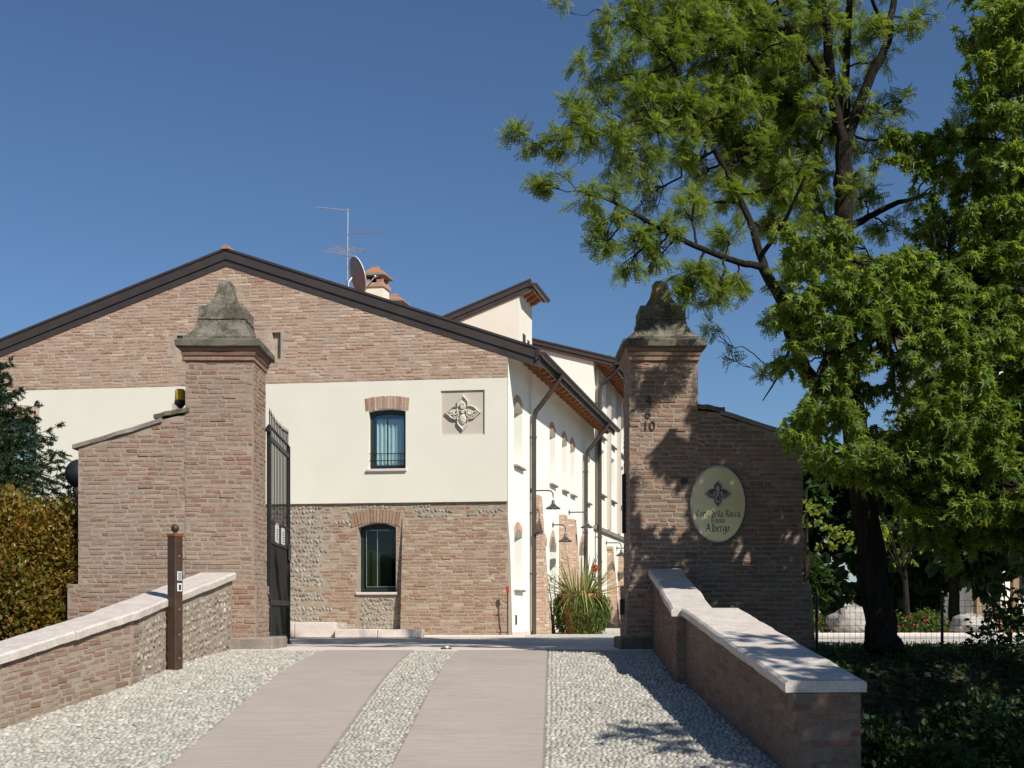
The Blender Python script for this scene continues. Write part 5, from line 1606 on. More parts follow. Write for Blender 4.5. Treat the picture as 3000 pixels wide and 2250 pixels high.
# --- robinia behind the shaded pier
Yt = 15.4
trunk = [pt(1912, 1412, Yt, .33), pt(1903, 1370, Yt, .27), pt(1885, 1240, Yt, .235), pt(1858, 1050, Yt, .215), pt(1838, 860, Yt, .20), pt(1826, 640, Yt, .175), pt(1820, 450, Yt, .155), pt(1823, 310, Yt, .135)]
limbs = [
    [pt(1823, 320, Yt, .10), pt(1795, 190, Yt - 0.17, .085), pt(1785, 60, Yt - 0.26, .07), pt(1778, -120, Yt - 0.34, .05), pt(1760, -320, Yt - 0.42, .03)],
    [pt(1823, 320, Yt, .09), pt(1826, 180, Yt + 0.34, .07), pt(1835, 20, Yt + 0.51, .055), pt(1850, -250, Yt + 0.68, .03)],
    [pt(1824, 315, Yt, .095), pt(1878, 170, Yt - 0.09, .08), pt(1920, 90, Yt - 0.17, .065), pt(1925, 30, Yt - 0.17, .055), pt(1960, -150, Yt - 0.17, .03)],
    [pt(1922, 80, Yt, .045), pt(1890, 20, Yt - 0.42, .035), pt(1860, -80, Yt - 0.68, .02)],
    [pt(1795, 190, Yt - 0.17, .045), pt(1740, 110, Yt - 0.51, .035), pt(1690, 40, Yt - 0.77, .025), pt(1660, -60, Yt - 1.02, .015)],
    [pt(1838, 870, Yt, .15), pt(1790, 860, Yt - 0.42, .12), pt(1748, 815, Yt - 0.68, .115), pt(1712, 730, Yt - 0.85, .105), pt(1690, 650, Yt - 0.94, .095), pt(1648, 577, Yt - 1.02, .08)],
    [pt(1648, 577, Yt - 1.02, .06), pt(1584, 564, Yt - 1.19, .05), pt(1484, 524, Yt - 1.44, .042), pt(1372, 464, Yt - 1.70, .034), pt(1312, 428, Yt - 1.78, .026), pt(1262, 416, Yt - 1.87, .016)],
    [pt(1655, 590, Yt - 1.02, .065), pt(1620, 476, Yt - 0.77, .055), pt(1572, 374, Yt - 0.68, .045), pt(1500, 250, Yt - 0.77, .035), pt(1454, 132, Yt - 0.85, .027), pt(1388, 68, Yt - 0.94, .018), pt(1290, 20, Yt - 1.02, .010)],
    [pt(1500, 250, Yt - 0.77, .022), pt(1400, 250, Yt - 1.02, .018), pt(1290, 290, Yt - 1.19, .014), pt(1150, 310, Yt - 1.36, .007)],
    [pt(1820, 500, Yt, .07), pt(1876, 468, Yt + 0.17, .055), pt(1930, 440, Yt + 0.26, .045), pt(1990, 425, Yt + 0.26, .03)],
    [pt(1825, 620, Yt, .07), pt(1780, 470, Yt + 0.42, .055), pt(1740, 360, Yt + 0.68, .045), pt(1700, 240, Yt + 0.85, .035), pt(1640, 120, Yt + 0.94, .025), pt(1600, 0, Yt + 1.02, .015)],
    [pt(1640, 560, Yt - 1.02, .04), pt(1700, 470, Yt - 1.36, .03), pt(1740, 380, Yt - 1.61, .02)],
    [pt(1712, 730, Yt - 0.85, .03), pt(1690, 800, Yt - 1.19, .02), pt(1648, 865, Yt - 1.36, .008)]]
clumps = [cl(x, y, Yt + d * .85, r, q) for x, y, r, d, q in (
    (1112, 285, 30, -1.7, 0.90), (1150, 300, 38, -1.6, 0.80), (1205, 310, 52, -1.5, 0.90), (1270, 270, 58, -1.4, 1.00), (1240, 215, 36, -1.4, 0.80), (1330, 300, 70, -1.3, 0.90), (1170, 390, 30, -1.9, 1.52), (1205, 375, 28, -1.9, 0.50),
    (1260, 150, 45, -1.2, 0.40), (1215, 25, 40, -1.2, 0.18), (1310, 55, 55, -1.2, 0.45), (1350, 110, 55, -1.1, 0.60), (1390, 215, 85, -1, 1.10), (1470, 230, 90, -0.8, 1.20), (1440, 90, 85, -0.9, 0.90), (1380, 20, 70, -1, 1.00), (1500, 20, 90, -0.5, 1.49), (1550, 110, 100, -0.3, 1.49),
    (1560, 230, 100, -0.3, 1.62), (1480, 330, 70, -0.9, 0.60), (1400, 345, 60, -1.3, 0.45), (1620, 320, 100, 0, 1.49), (1640, 180, 100, 0.4, 1.49), (1620, 40, 90, 0.3, 1.49), (1700, 100, 90, 0.6, 1.22), (1720, 260, 95, 0.6, 1.35), (1690, 390, 85, 0.3, 1.90), (1580, 420, 70, -0.6, 0.95), (1760, 370, 60, 0.4, 0.94), (1750, 470, 70, 0.3, 0.80), (1680, 480, 60, -0.4, 1.14),
    (1270, 430, 45, -2.2, 0.95), (1310, 480, 55, -2.1, 0.95), (1370, 520, 55, -2, 0.95), (1300, 535, 38, -2.1, 0.95), (1430, 500, 60, -1.8, 0.85), (1425, 545, 34, -1.8, 1.04), (1480, 640, 34, -1.6, 1.33), (1400, 575, 26, -1.8, 0.95), (1350, 590, 30, -2, 1.14), (1500, 590, 58, -1.6, 1.14), (1545, 640, 48, -1.5, 1.04), (1590, 610, 55, -1.3, 0.95), (1530, 700, 28, -1.5, 0.76), (1560, 760, 22, -1.5, 0.57), (1330, 395, 40, -2, 0.57), (1500, 440, 60, -1.4, 0.66), (1570, 500, 55, -1.3, 0.66),
    (1660, 700, 36, -1.3, 0.76), (1655, 800, 30, -1.5, 0.66), (1690, 770, 30, -1.3, 0.57), (1700, 600, 50, -1.2, 0.95),
    (1880, 60, 60, -0.5, 0.7), (1760, 30, 60, .2, .8), (1830, 200, 45, .5, .6), (1790, 290, 50, .5, .8), (1850, 250, 45, .6, .6), (1830, 100, 50, .6, .6), (1900, 130, 45, .3, .6), (1960, 60, 48, -0.2, 0.60), (1990, 30, 40, -0.2, 0.50), (1900, 240, 60, -0.2, 0.50), (1950, 220, 45, 0, 0.50), (1935, 300, 50, 0.2, 0.55), (1870, 330, 55, 0.2, 0.50), (1860, 420, 60, 0.2, 0.60), (1920, 500, 55, 0.3, 0.60), (1985, 430, 45, 0.3, 0.50), (2020, 330, 50, 0.5, 0.50), (2080, 250, 50, 0.5, 0.50), (2060, 380, 55, 0.5, 0.40), (1800, 90, 50, -0.2, 0.30), (1770, 150, 55, 0.1, 0.47), (1800, 560, 80, 0.2, 0.80), (1870, 600, 80, 0.3, 0.80),
    (1700, -50, 80, 0.3, 1.22), (1560, -45, 80, -0.2, 1.22), (1430, -50, 70, -0.8, 0.90), (1800, -60, 80, 0, 0.70), (1920, -60, 70, 0, 0.70))]
for x in np.arange(1300, 1860, 64):
    for y in np.arange(-20, 430, 64):
        if x < 1390 and y < 60 or x < 1360 and y > 330: continue
        clumps.append(cl(x + rng.normal() * 22, y + rng.normal() * 22, Yt + rng.uniform(-1.0, 1.3), 58, .42 if x < 1760 else .3))
make_tree('locust_tree', 'tall leaning locust tree with feathery leaves reaching over the shaded pier', 'tree', trunk, limbs, clumps, FROND, M['leaf_locust'], M['bark'], .125, twigs=66, per_twig=13, droop=.22, spread=.6, flat=.7)

# --- silver maple at the right, its crown shades the pier and the bridge wall
mtrunk = [(7.9, 13.8, -1.2, .36), (7.85, 13.8, -.2, .28), (7.75, 13.8, 1.6, .25), (7.6, 13.8, 3.6, .22), (7.6, 13.7, 6.0, .16), (7.7, 13.6, 8.6, .09), (7.7, 13.6, 10.4, .03)]
mlimbs = [
    [(7.75, 13.8, 1.8, .13), (6.6, 13.6, 2.7, .10), (5.3, 13.4, 3.4, .07), (4.2, 13.3, 3.5, .045), (3.3, 13.3, 3.2, .02)],
    [(7.6, 13.8, 2.9, .12), (6.4, 13.7, 3.6, .07), (5.1, 13.6, 4.1, .045), (4.1, 13.5, 4.2, .02)],
    [(7.6, 13.8, 4.6, .05), (6.6, 13.9, 5.3, .022), (5.5, 13.9, 5.7, .013), (4.6, 13.9, 5.7, .006)],
    [(7.6, 13.7, 5.2, .10), (8.8, 13.4, 6.6, .07), (9.9, 13.2, 7.2, .03)],
    [(7.7, 13.8, 2.0, .11), (6.7, 13.5, 2.0, .08), (5.7, 13.3, 1.9, .05), (4.8, 13.2, 1.6, .025)],
    [(7.7, 13.8, 2.4, .11), (7.3, 15.0, 3.2, .08), (6.6, 15.8, 3.8, .05), (5.9, 16.2, 3.9, .03)],
    [(7.6, 13.7, 6.2, .08), (6.8, 13.5, 8.0, .05), (6.3, 13.4, 9.2, .025)]]
Ym = 13.1
mcl = [cl(x, y, Ym + d, r, q) for x, y, r, d, q in (
    (1690, 510, 45, .2, .9), (1740, 540, 55, .2, 1.), (1800, 500, 55, .2, 1.), (1760, 630, 65, .1, 1.), (1840, 600, 65, 0, 1.), (1710, 680, 55, .2, 1.), (1790, 710, 60, 0, 1.), (1730, 750, 45, .2, .8), (1880, 690, 70, 0, 1.), (1910, 590, 60, .2, 1.), (1960, 650, 70, .1, 1.), (1970, 560, 55, .3, .9), (2030, 600, 70, .2, 1.), (2050, 700, 75, 0, 1.), (2110, 640, 75, .1, 1.), (2000, 760, 75, -.1, 1.), (2090, 790, 75, -.1, 1.), (2160, 730, 75, 0, 1.),
    (1860, 780, 55, .1, .8), (1790, 830, 50, .2, .8), (1830, 900, 60, .1, 1.), (1760, 890, 50, .2, .8), (1720, 940, 48, .2, 1.), (1780, 980, 55, .2, 1.), (1860, 970, 60, 0, 1.), (1930, 840, 50, .5, .4), (2020, 850, 60, -.1, 1.), (2050, 920, 70, -.1, 1.1), (1960, 980, 65, .1, 1.), (2040, 1010, 70, 0, 1.), (2130, 880, 75, 0, 1.), (2150, 980, 80, 0, 1.), (2080, 1090, 65, .1, .8), (2170, 1090, 75, .1, .9), (1900, 1030, 50, .2, .8), (1840, 1020, 45, .2, .7), (1960, 1060, 50, .2, .7),
    (2180, 560, 75, .2, 1.), (2110, 540, 60, .3, .9), (2190, 450, 70, .2, 1.), (2120, 450, 55, .3, .8), (2180, 340, 65, .2, 1.), (2120, 330, 45, .4, .6), (2190, 230, 65, .1, 1.), (2140, 210, 45, .2, .9), (2190, 120, 60, .1, 1.), (2120, 130, 38, .1, .9), (2160, 40, 55, .2, .9), (2200, 20, 60, .1, .9),
    (1925, 290, 34, .7, 1.), (1970, 300, 42, .7, 1.1), (2020, 320, 46, .7, 1.1), (2050, 290, 36, .7, .9), (1985, 370, 38, .7, 1.), (2040, 380, 38, .7, .9), (2010, 430, 28, .7, .8), (1955, 350, 30, .7, .8), (1905, 345, 24, .7, .7))]
for x in np.arange(1990, 2330, 62):
    for y in np.arange(-40, 1180, 66):
        if x < 2085 and y < 470: continue
        mcl.append(cl(x + rng.normal() * 18, y + rng.normal() * 18, Ym + rng.uniform(.5, 2.2), 62, .75))
for x in np.arange(1740, 1990, 66):
    for y in np.arange(560, 1010, 70):
        if (1880 < x < 1960 and 800 < y < 900): continue
        mcl.append(cl(x + rng.normal() * 15, y + rng.normal() * 15, Ym + rng.uniform(.4, 1.3), 50, .5))
for x, y, z in ((5.6, 13.2, 1.6), (6.2, 12.8, 2.2), (6.6, 13.4, 1.4), (5.9, 13.6, 2.8), (6.8, 12.6, 3.0), (6.3, 13.0, 3.6), (5.8, 12.7, 1.0), (7.2, 12.5, 2.0), (7.4, 12.2, 3.4)):
    mcl.append((x, y, z, .6, .8))
for _ in range(70):
    # the rest of the crown, out to the right and behind
    a = rng.uniform(0, 2 * math.pi); r = rng.uniform(.4, 2.8)
    z = rng.uniform(2.6, 10.2); k = 1 - max(0, (z - 7) / 6)
    x, y = 8.1 + r * math.cos(a) * k, 14.3 + r * .9 * math.sin(a) * k
    if x < 5.6 or y < 12.4: continue
    mcl.append((x, y, z, rng.uniform(.55, .85), .6))
make_tree('silver_maple', 'broad silver maple with drooping pointed leaves filling the right side', 'tree', mtrunk, mlimbs, mcl, MAPLE, M['leaf_maple'], M['bark'], .094, twigs=88, per_twig=17, droop=.8, spread=.55, flat=.8, second=(M['leaf_bright'], .24), wild=.85, var=(.45, 1.35))

# --- low tree beside the road, out of the picture; its shade lies on the bridge wall and the bank
blc = []
for _ in range(80):
    v = rng.normal(size=3); v /= np.linalg.norm(v)
    q = (8.2 + v[0] * 2.6 * rng.random() ** .4, 7.2 + v[1] * 3.2 * rng.random() ** .4, 3.9 + v[2] * 2.1)
    blc.append((*q, rng.uniform(.45, .7), .55))
for _ in range(34):
    blc.append((rng.uniform(4.9, 6.6), rng.uniform(3.8, 7.2), rng.uniform(3.0, 5.4), rng.uniform(.35, .5), .42))
make_tree('roadside_tree', 'low spreading roadside tree shading the bridge wall from the right', 'tree', [(8.0, 6.4, -1.9, .2), (8.0, 6.5, 1.0, .16), (7.9, 6.6, 3.6, .11), (7.9, 6.6, 5.6, .03)],
    [[(7.95, 6.5, 2.2, .08), (7.0, 6.8, 3.8, .05), (6.0, 7.0, 4.6, .02)], [(7.95, 6.5, 2.6, .08), (8.6, 7.6, 4.0, .05), (9.0, 8.3, 4.9, .02)], [(7.95, 6.5, 2.4, .08), (8.4, 5.4, 4.0, .05), (8.6, 4.9, 4.8, .02)]],
    blc, MAPLE, M['leaf_maple'], M['bark'], .115, twigs=40, per_twig=11, droop=.6, spread=.45)

# --- trees and shrubs in the background
def blob_tree(name, label, base, h, cx, cz, rr, n, mat, size, leaf=OVAL, bark=M['bark'], cat='tree', group=None, den=1., squash=.8, tw=10, pw=10, r0=.1):
    bx, by = base
    tr = [(bx, by, -.1, r0 * 1.3), (bx + (cx - bx) * .3, by, h * .35, r0), (cx, by, h * .75, r0 * .6), (cx, by, h, r0 * .25)]
    lm = []
    for k in range(5):
        a = 2 * math.pi * k / 5 + rng.random()
        lm.append([(cx + (bx - cx) * .4, by, h * .4, r0 * .5), (cx + rr * .4 * math.cos(a), by + rr * .4 * math.sin(a), cz - rr * .1, r0 * .3), (cx + rr * .8 * math.cos(a), by + rr * .8 * math.sin(a), cz + rr * .25 * rng.normal(), r0 * .12)])
    c = []
    for _ in range(n):
        v = rng.normal(size=3); v /= np.linalg.norm(v); v *= rr * rng.random() ** .4
        c.append((cx + v[0], by + v[1] * .8, cz + v[2] * squash, rr * rng.uniform(.26, .4), den))
    return make_tree(name, label, cat, tr, lm, c, leaf, mat, bark, size, twigs=tw, per_twig=pw, droop=.25, group=group)
blob_tree('garden_tree', 'bright yellow green tree beyond the fence, left of the leaning trunk', (7.0, 30), 3.4, 7.0, 2.5, 1.15, 16, M['leaf_bright'], .12, tw=7, pw=9, r0=.06)
blob_tree('garden_tree', 'bright yellow green tree beyond the fence, right of the leaning trunk', (9.1, 29), 3.2, 8.9, 2.35, 1.2, 18, M['leaf_bright'], .12, tw=7, pw=9, r0=.06)
dk = [(6.3, 35, 4.0, 2.2, 1.7), (9.0, 38, 6.0, 3.4, 2.6), (12.2, 37, 6.4, 3.6, 2.9), (15.5, 34, 7.0, 3.8, 3.0), (11.2, 32, 4.4, 2.5, 1.8), (13.5, 30, 6.6, 3.6, 2.6), (17.5, 31, 9.0, 5.5, 3.2), (16.0, 36, 11.0, 7.5, 3.2), (10.5, 34, 3.2, 1.5, 1.5), (7.6, 33, 2.6, 1.2, 1.2)]
dl = ['dark tree standing in the shade nearest the wing wall', 'dark round tree behind the two bright garden trees', 'dark tall tree in the middle of the wood', 'dark broad tree in front of the pale outbuilding', 'small dark tree right of the bright garden trees', 'dark dense tree at the edge of the wood beyond the fence', 'dark tall tree closing the right end of the wood', 'dark towering tree hiding the upper outbuilding', 'low dark bush under the middle of the wood', 'low dark bush behind the bright left garden tree']
for (x, y, h, cz, rr), lb in zip(dk, dl):
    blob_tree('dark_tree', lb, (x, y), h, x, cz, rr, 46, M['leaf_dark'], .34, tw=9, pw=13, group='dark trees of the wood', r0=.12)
blob_tree('distant_tree', 'distant tree top showing above the sloping coping of the shaded wing', (5.1, 46), 8.6, 5.1, 8.3, 1.9, 18, M['leaf_locust'], .22, tw=4, pw=8, r0=.12)
blob_tree('distant_tree', 'distant tree top showing between the tall wing and the shaded pier', (4.2, 50), 10.3, 4.2, 10.2, 1.1, 14, M['leaf_locust'], .22, tw=4, pw=8, r0=.12)

def shrub(name, label, c, r, n, mat, size, leaf=OVAL, cat='shrub', group=None, stems=6, flat=.8, up=.8, extra=None, boxy=False):
    """many stems from the ground, leaves set all over an uneven mound"""
    root = thing(name, label, cat, group)
    cx, cy, cz = c; rx, ry, rz = r
    mb = MB()
    for k in range(stems):
        e = (cx + rng.normal() * rx * .45, cy + rng.normal() * ry * .45, cz + rz * rng.uniform(.3, 1.3))
        tube(mb, wiggle((cx + rng.normal() * rx * .15, cy + rng.normal() * ry * .15, cz - .1), e, 7, .12), np.linspace(.018, .004, 7), 5)
    tag(mb.build('stems', M['bark'], root), kind='stuff')
    lumps = rng.normal(size=(14, 3)); lumps /= np.linalg.norm(lumps, axis=1)[:, None]
    d = rng.normal(size=(n, 3)); d /= np.linalg.norm(d, axis=1)[:, None]; d[:, 2] = np.abs(d[:, 2]) * 1.0 - .12
    if boxy:
        hz = rng.uniform(-.1, 1, n) ** 1.0; aa = rng.uniform(0, 2 * math.pi, n); ra = (1 - np.clip(hz, 0, .999) ** 5) ** .35
        d = np.stack([np.cos(aa) * ra, np.sin(aa) * ra, hz], -1)
        top = rng.random(n) < .25; q = np.sqrt(rng.random(n)); d[top, 0] = (np.cos(aa) * q)[top]; d[top, 1] = (np.sin(aa) * q)[top]; d[top, 2] = (1 - .25 * q ** 3)[top]
    bulge = 1 + .22 * np.max(np.clip(d @ lumps.T, 0, 1) ** 6, axis=1) - .18 * np.random.default_rng(3).random(n)
    rad = bulge * rng.uniform(.45, 1.0, n) ** (.28 if boxy else .45)
    P = np.stack([cx + d[:, 0] * rx * rad, cy + d[:, 1] * ry * rad, cz + rz * .05 + d[:, 2] * rz * 1.6 * rad], -1)
    X = d * .6 + rng.normal(size=(n, 3)) * .6; X[:, 2] += .1
    Z = d * .6 + rng.normal(size=(n, 3)) * .5; Z[:, 2] += up * .6
    S = size * rng.uniform(.6, 1.25, n)
    mb = MB(); instance(mb, leaf[0], leaf[1], P, X, Z, S); tag(mb.build('foliage', mat, root), kind='stuff')
    if extra:
        k = extra[1]; q = rng.integers(0, n, k)
        mb = MB(); instance(mb, *pebble_ball(), P[q] + d[q] * .05, X[q], Z[q], np.full(k, extra[2])); tag(mb.build('flowers', extra[0], root), kind='stuff')
    return root
def pebble_ball():
    v, f = PEB_V, PEB_F
    return np.concatenate([v, v * np.array([1, 1, -1])]), np.concatenate([f, (f + len(v))[:, ::-1]])

# red and green hedge beside the sunlit wing wall
hedge = [((-6.02, 16.95, -.9), (.42, .5, 1.52), 'red tinged hedge shrub pressed against the end of the wing wall'), ((-6.65, 16.95, -.9), (.52, .55, 1.60), 'red tinged hedge shrub, second from the wing wall'), ((-7.4, 16.95, -.9), (.55, .55, 1.56), 'red tinged hedge shrub, third from the wing wall, below the spruce'), ((-6.78, 16.25, -1.3), (.8, .35, 1.36), 'lower olive green hedge shrub behind the bridge wall'), ((-7.6, 16.2, -1.3), (.7, .35, 1.34), 'lower olive green hedge shrub farthest from the gate')]
for c, r, lb in hedge:
    shrub('hedge_shrub', lb, c, r, 13000, M['leaf_photinia'] if 'olive' in lb else M['leaf_photinia_red'], .072, group='photinia hedge', boxy=True)

# spruce
def spruce(base, h, lb):
    root = thing('spruce_tree', lb, 'tree')
    bx, by, bz = base
    mb = MB(); tube(mb, [(bx, by, bz), (bx, by, bz + h * .5), (bx, by, bz + h)], [.13, .08, .01], 10); mb.build('trunk', M['bark'], root, smooth=True)
    tw = MB(); NP, NX, NZ, NS = [], [], [], []
    z = bz + .5
    while z < bz + h - .1:
        f = (bz + h - z) / h
        L_ = 3.2 * f ** .85 + .08
        nbr = 15
        for k in range(nbr):
            a = 2 * math.pi * (k + rng.random() * .8) / nbr
            dr = np.array([math.cos(a), math.sin(a), 0]); Lb = L_ * rng.uniform(.75, 1.15)
            t = np.linspace(0, 1, 10)
            P = np.array([bx, by, z]) + dr * (t * Lb)[:, None]; P[:, 2] += -.30 * Lb * t + .36 * Lb * t ** 2.4 + rng.normal() * .05
            tube(tw, P, np.linspace(.016 * f + .006, .003, 10), 5, caps=False)
            sd_ = np.cross(dr, [0, 0, 1])
            for q in range(2, 10):
                for s in (-1, 1):
                    l2 = Lb * .34 * (1.08 - t[q] * .75) * rng.uniform(.7, 1.2)
                    e = P[q] + (sd_ * s * .8 + dr * .65) * l2 + np.array([0, 0, -.22 * l2 + .05 * rng.normal()])
                    Q = np.linspace(P[q], e, 4); tube(tw, Q, np.linspace(.005, .002, 4), 4, caps=False)
                    m = 64; tt = rng.random(m)
                    NP.append(P[q] + (e - P[q]) * tt[:, None]); dd = (e - P[q]) / (np.linalg.norm(e - P[q]) + 1e-9)
                    X = dd * .8 + rng.normal(size=(m, 3)) * .55; NX.append(X); NZ.append(rng.normal(size=(m, 3))); NS.append(rng.uniform(.04, .065, m))
            m = 40; tt = rng.random(m); seg = np.clip((tt * 9).astype(int), 0, 8)
            NP.append(P[seg] + (P[seg + 1] - P[seg]) * (tt * 9 - seg)[:, None]); NX.append(dr * .7 + rng.normal(size=(m, 3)) * .6); NZ.append(rng.normal(size=(m, 3))); NS.append(rng.uniform(.03, .048, m))
        z += .19
    tag(tw.build('branches', M['bark'], root), kind='stuff')
    tv = np.array([(0, -.13, 0), (0, .13, 0), (1, .05, 0), (1, -.05, 0)]); tf = np.array([[0, 1, 2, 3]])
    mb = MB(); instance(mb, tv, tf, np.concatenate(NP), np.concatenate(NX), np.concatenate(NZ), np.concatenate(NS)); tag(mb.build('crown', M['needle'], root), kind='stuff')
spruce((-8.8, 20.2, -.1), 5.15, 'dark green spruce with spiky drooping boughs left of the wing wall')

# rose bushes behind the fence, undergrowth on the shaded bank
for x, y, lb in ((6.35, 27.6, 'low rose bush left of the tall boulder'), (9.1, 27.8, 'low rose bush between trunk and low boulder'), (10.9, 27.9, 'low rose bush right of the low boulder'), (8.2, 28.0, 'low rose bush hidden behind the trunk')):
    shrub('rose_bush', lb, (x, y, -.05), (.62, .4, .42), 1100, M['leaf_pot'], .075, group='rose bushes beyond the fence', extra=(M['flower_red'], 14, .06))
bank = [((3.55, 10.6, -1.25), (.5, .5, .45), 'dark bramble clump beside the square wall end'), ((4.35, 11.2, -1.2), (.6, .5, .55), 'dark bramble clump halfway down the bank'), ((5.1, 11.0, -1.3), (.6, .6, .6), 'lighter bramble clump at the right edge of the bank'), ((4.7, 12.8, -1.1), (.7, .6, .55), 'dark bramble clump below the fence post'), ((3.7, 12.6, -1.3), (.5, .5, .5), 'dark bramble clump behind the bridge wall'), ((5.9, 13.2, -.9), (.7, .6, .6), 'tall dark bramble clump under the maple'), ((6.3, 15.6, -.5), (.8, .6, .9), 'tall dark shrub right of the fence post'), ((7.6, 16.6, -.3), (1., .7, 1.3), 'tall dark shrub at the far right of the fence'), ((4.2, 9.2, -1.6), (.6, .5, .5), 'dark bramble clump low in the moat')]
for c, r, lb in bank:
    shrub('bramble', lb, c, r, 1500, M['leaf_maple'] if 'lighter' in lb else M['leaf_dark'], .085, group='brambles on the moat bank')
# ground cover on the bank
n = 9000
gxp = np.concatenate([rng.uniform(2.9, 9, n), rng.uniform(-9.5, -4.8, n // 2)]); gyp = np.concatenate([rng.uniform(6.5, 19.5, n), rng.uniform(7, 18.5, n // 2)])
gp = np.stack([gxp, gyp, terrain_h(gxp, gyp) - .01], -1); m = len(gp)
Xg = rng.normal(size=(m, 3)) * .5; Xg[:, 2] = 1
tv = np.array([(0, -.05, 0), (0, .05, 0), (.6, .035, .06), (.6, -.035, .06), (1, 0, .2)]); 
mb = MB(); instance(mb, tv[[0, 1, 2, 3]], np.array([[0, 1, 2, 3]]), gp, Xg, rng.normal(size=(m, 3)), rng.uniform(.08, .22, m))
tag(mb.build('bank_grass', M['grass']), 'short dark grass covering the moat banks', 'grass', kind='stuff')

n = 16000
ixp = rng.uniform(2.7, 8.5, n); iyp = rng.uniform(8.0, 18.5, n)
ip = np.stack([ixp, iyp, terrain_h(ixp, iyp) + rng.random(n) * .06], -1)
mb = MB(); instance(mb, OVAL[0], OVAL[1], ip, unit_rand(n) * np.array([1, 1, .3]), unit_rand(n) * .5 + np.array([0, 0, 1]), rng.uniform(.05, .11, n))
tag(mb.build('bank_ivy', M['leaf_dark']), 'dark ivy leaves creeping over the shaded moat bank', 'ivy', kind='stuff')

# big terracotta pot with a spiky plant, trailing greenery and a red geranium
pot = thing('planter', 'large terracotta pot with spiky leaves, trailing greenery and a red geranium by the white wall', 'planter')
pc = np.array([1.52, 28.0, 0.])
mb = MB(); lathe(mb, [(0, 0), (.30, 0), (.33, .03), (.40, .5), (.44, .78), (.48, .80), (.48, .88), (.42, .88), (.40, .80), (0, .80)], pc, 28); mb.build('pot', M['pot'], pot, smooth=True)
n = 4200
a = rng.uniform(0, 2 * math.pi, n); keep = ~((np.abs(((a - 3.9 + math.pi) % (2 * math.pi)) - math.pi) < .42) & (rng.random(n) < .8)); a = a[keep]; n = len(a)
h = rng.uniform(.02, .98, n) ** .8; rr = .44 + .10 * np.sin(h * 2.6) * (1 + .5 * np.sin(a * 3 + 1)) + rng.normal(size=n) * .04
h = np.maximum(h, .12 * (1 + np.sin(a * 5)) * rng.random(n))
rr = rr * np.where(h > .8, 1 - 1.3 * (h - .8), 1) * (.86 + .14 * np.sqrt(np.clip(h * 2, 0, 1)))
P = np.stack([pc[0] + rr * np.cos(a), pc[1] + rr * np.sin(a), h * .95 + rng.normal(size=n) * .03], -1)
X = np.stack([np.cos(a) * .3, np.sin(a) * .3, np.full(n, -1.)], -1) + rng.normal(size=(n, 3)) * .35
sc = rng.uniform(.06, .13, n); sc = np.stack([sc, sc * .45, sc], -1)
mb = MB(); instance(mb, OVAL[0], OVAL[1], P, X, np.stack([np.cos(a), np.sin(a), np.full(n, .4)], -1) + rng.normal(size=(n, 3)) * .4, sc); tag(mb.build('trailing_leaves', M['leaf_pot'], pot), kind='stuff')
for k in range(95):
    a = 2 * math.pi * rng.random(); el = rng.uniform(.2, 1.45); Ln = rng.uniform(.65, 1.1)
    d = np.array([math.cos(a) * math.cos(el), math.sin(a) * math.cos(el), math.sin(el)])
    s = np.cross(d, [0, 0, 1]); s /= np.linalg.norm(s) + 1e-9
    b = pc + np.array([rng.normal() * .05 + .2 * math.cos(a), rng.normal() * .05 + .2 * math.sin(a), .82]); V = []
    for t, w in ((0, .014), (.3, .022), (.65, .017), (1, .002)):
        c = b + d * Ln * t + np.array([0, 0, -.12 * Ln * t * t * math.cos(el)])
        V += [c - s * w, c + np.cross(s, d) * -.006, c + s * w]
    F = []
    for i in range(3): F += [[i * 3, i * 3 + 1, i * 3 + 4, i * 3 + 3], [i * 3 + 1, i * 3 + 2, i * 3 + 5, i * 3 + 4]]
    MB().add(V, F).build('spike_leaf', M['leaf_spike'], pot)
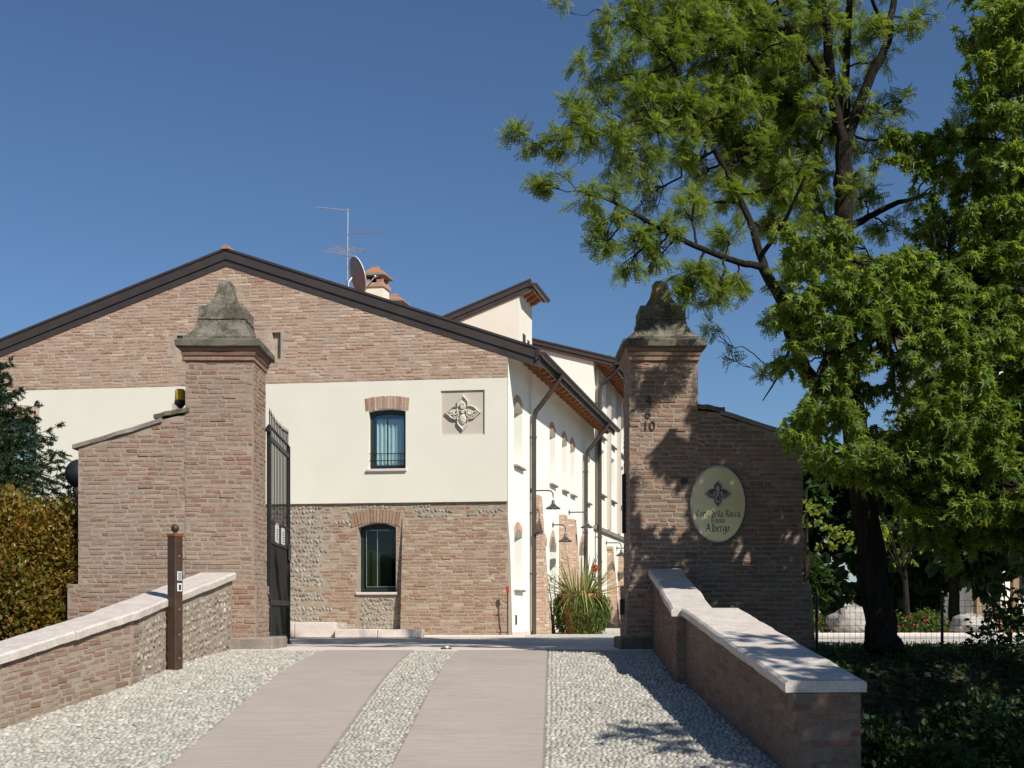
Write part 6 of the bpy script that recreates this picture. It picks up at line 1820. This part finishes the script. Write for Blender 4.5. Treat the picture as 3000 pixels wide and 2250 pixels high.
for k in range(70):
    a = 2 * math.pi * rng.random(); Ln = rng.uniform(.4, .75); el = rng.uniform(.1, .9)
    d = np.array([math.cos(a) * math.cos(el), math.sin(a) * math.cos(el), math.sin(el)]); s = np.array([-math.sin(a), math.cos(a), 0])
    b = pc + np.array([.28 * math.cos(a), .28 * math.sin(a), .86]); V = []
    for t, w in ((0, .010), (.35, .014), (.7, .011), (1, .002)):
        c = b + d * Ln * t + np.array([0, 0, -1.0 * Ln * t * t]); V += [c - s * w, c + s * w]
    MB().add(V, [[0, 1, 3, 2], [2, 3, 5, 4], [4, 5, 7, 6]]).build('arching_leaf', M['leaf_spike'], pot)
g = pc + np.array([.28, -.2, .85])
mb = MB(); tube(mb, wiggle(g, g + np.array([.02, 0, .56]), 6, .05), .008, 5); mb.build('flower_stem', M['leaf_pot'], pot)
v, f = pebble_ball(); q = unit_rand(34)
mb = MB(); instance(mb, v, f, g + np.array([.02, 0, .60]) + q * .06, q, unit_rand(34), np.full(34, .05)); mb.build('flower_head', M['flower_red'], pot)
q = rng.normal(size=(30, 3)) * np.array([.07, .07, .06]); mb = MB(); instance(mb, OVAL[0], OVAL[1], g + np.array([0, 0, .38]) + q, unit_rand(30), unit_rand(30) + np.array([0, 0, 1]), np.full(30, .06)); tag(mb.build('flower_leaves', M['leaf_pot'], pot), kind='stuff')
# second, smaller climbing plant on the wall
vine = thing('climbing_plant', 'thin bare climbing plant with few leaves beside the tallest leaning buttress', 'plant')
b0 = FS((3.15, .32, 0)); mb = MB()
for k in range(3): tube(mb, wiggle(b0 + np.array([rng.normal() * .03, 0, 0]), b0 + np.array([rng.normal() * .12, rng.normal() * .1, 1.25]), 9, .06), np.linspace(.026, .006, 9), 6)
mb.build('stems', M['bark_light'], vine)
q = rng.normal(size=(150, 3)) * np.array([.14, .14, .42]) + b0 + np.array([.1, 0, .75]); mb = MB(); instance(mb, OVAL[0], OVAL[1], q, unit_rand(150), unit_rand(150) + np.array([0, 0, .7]), np.full(150, .055)); tag(mb.build('leaves', M['leaf_pot'], vine), kind='stuff')
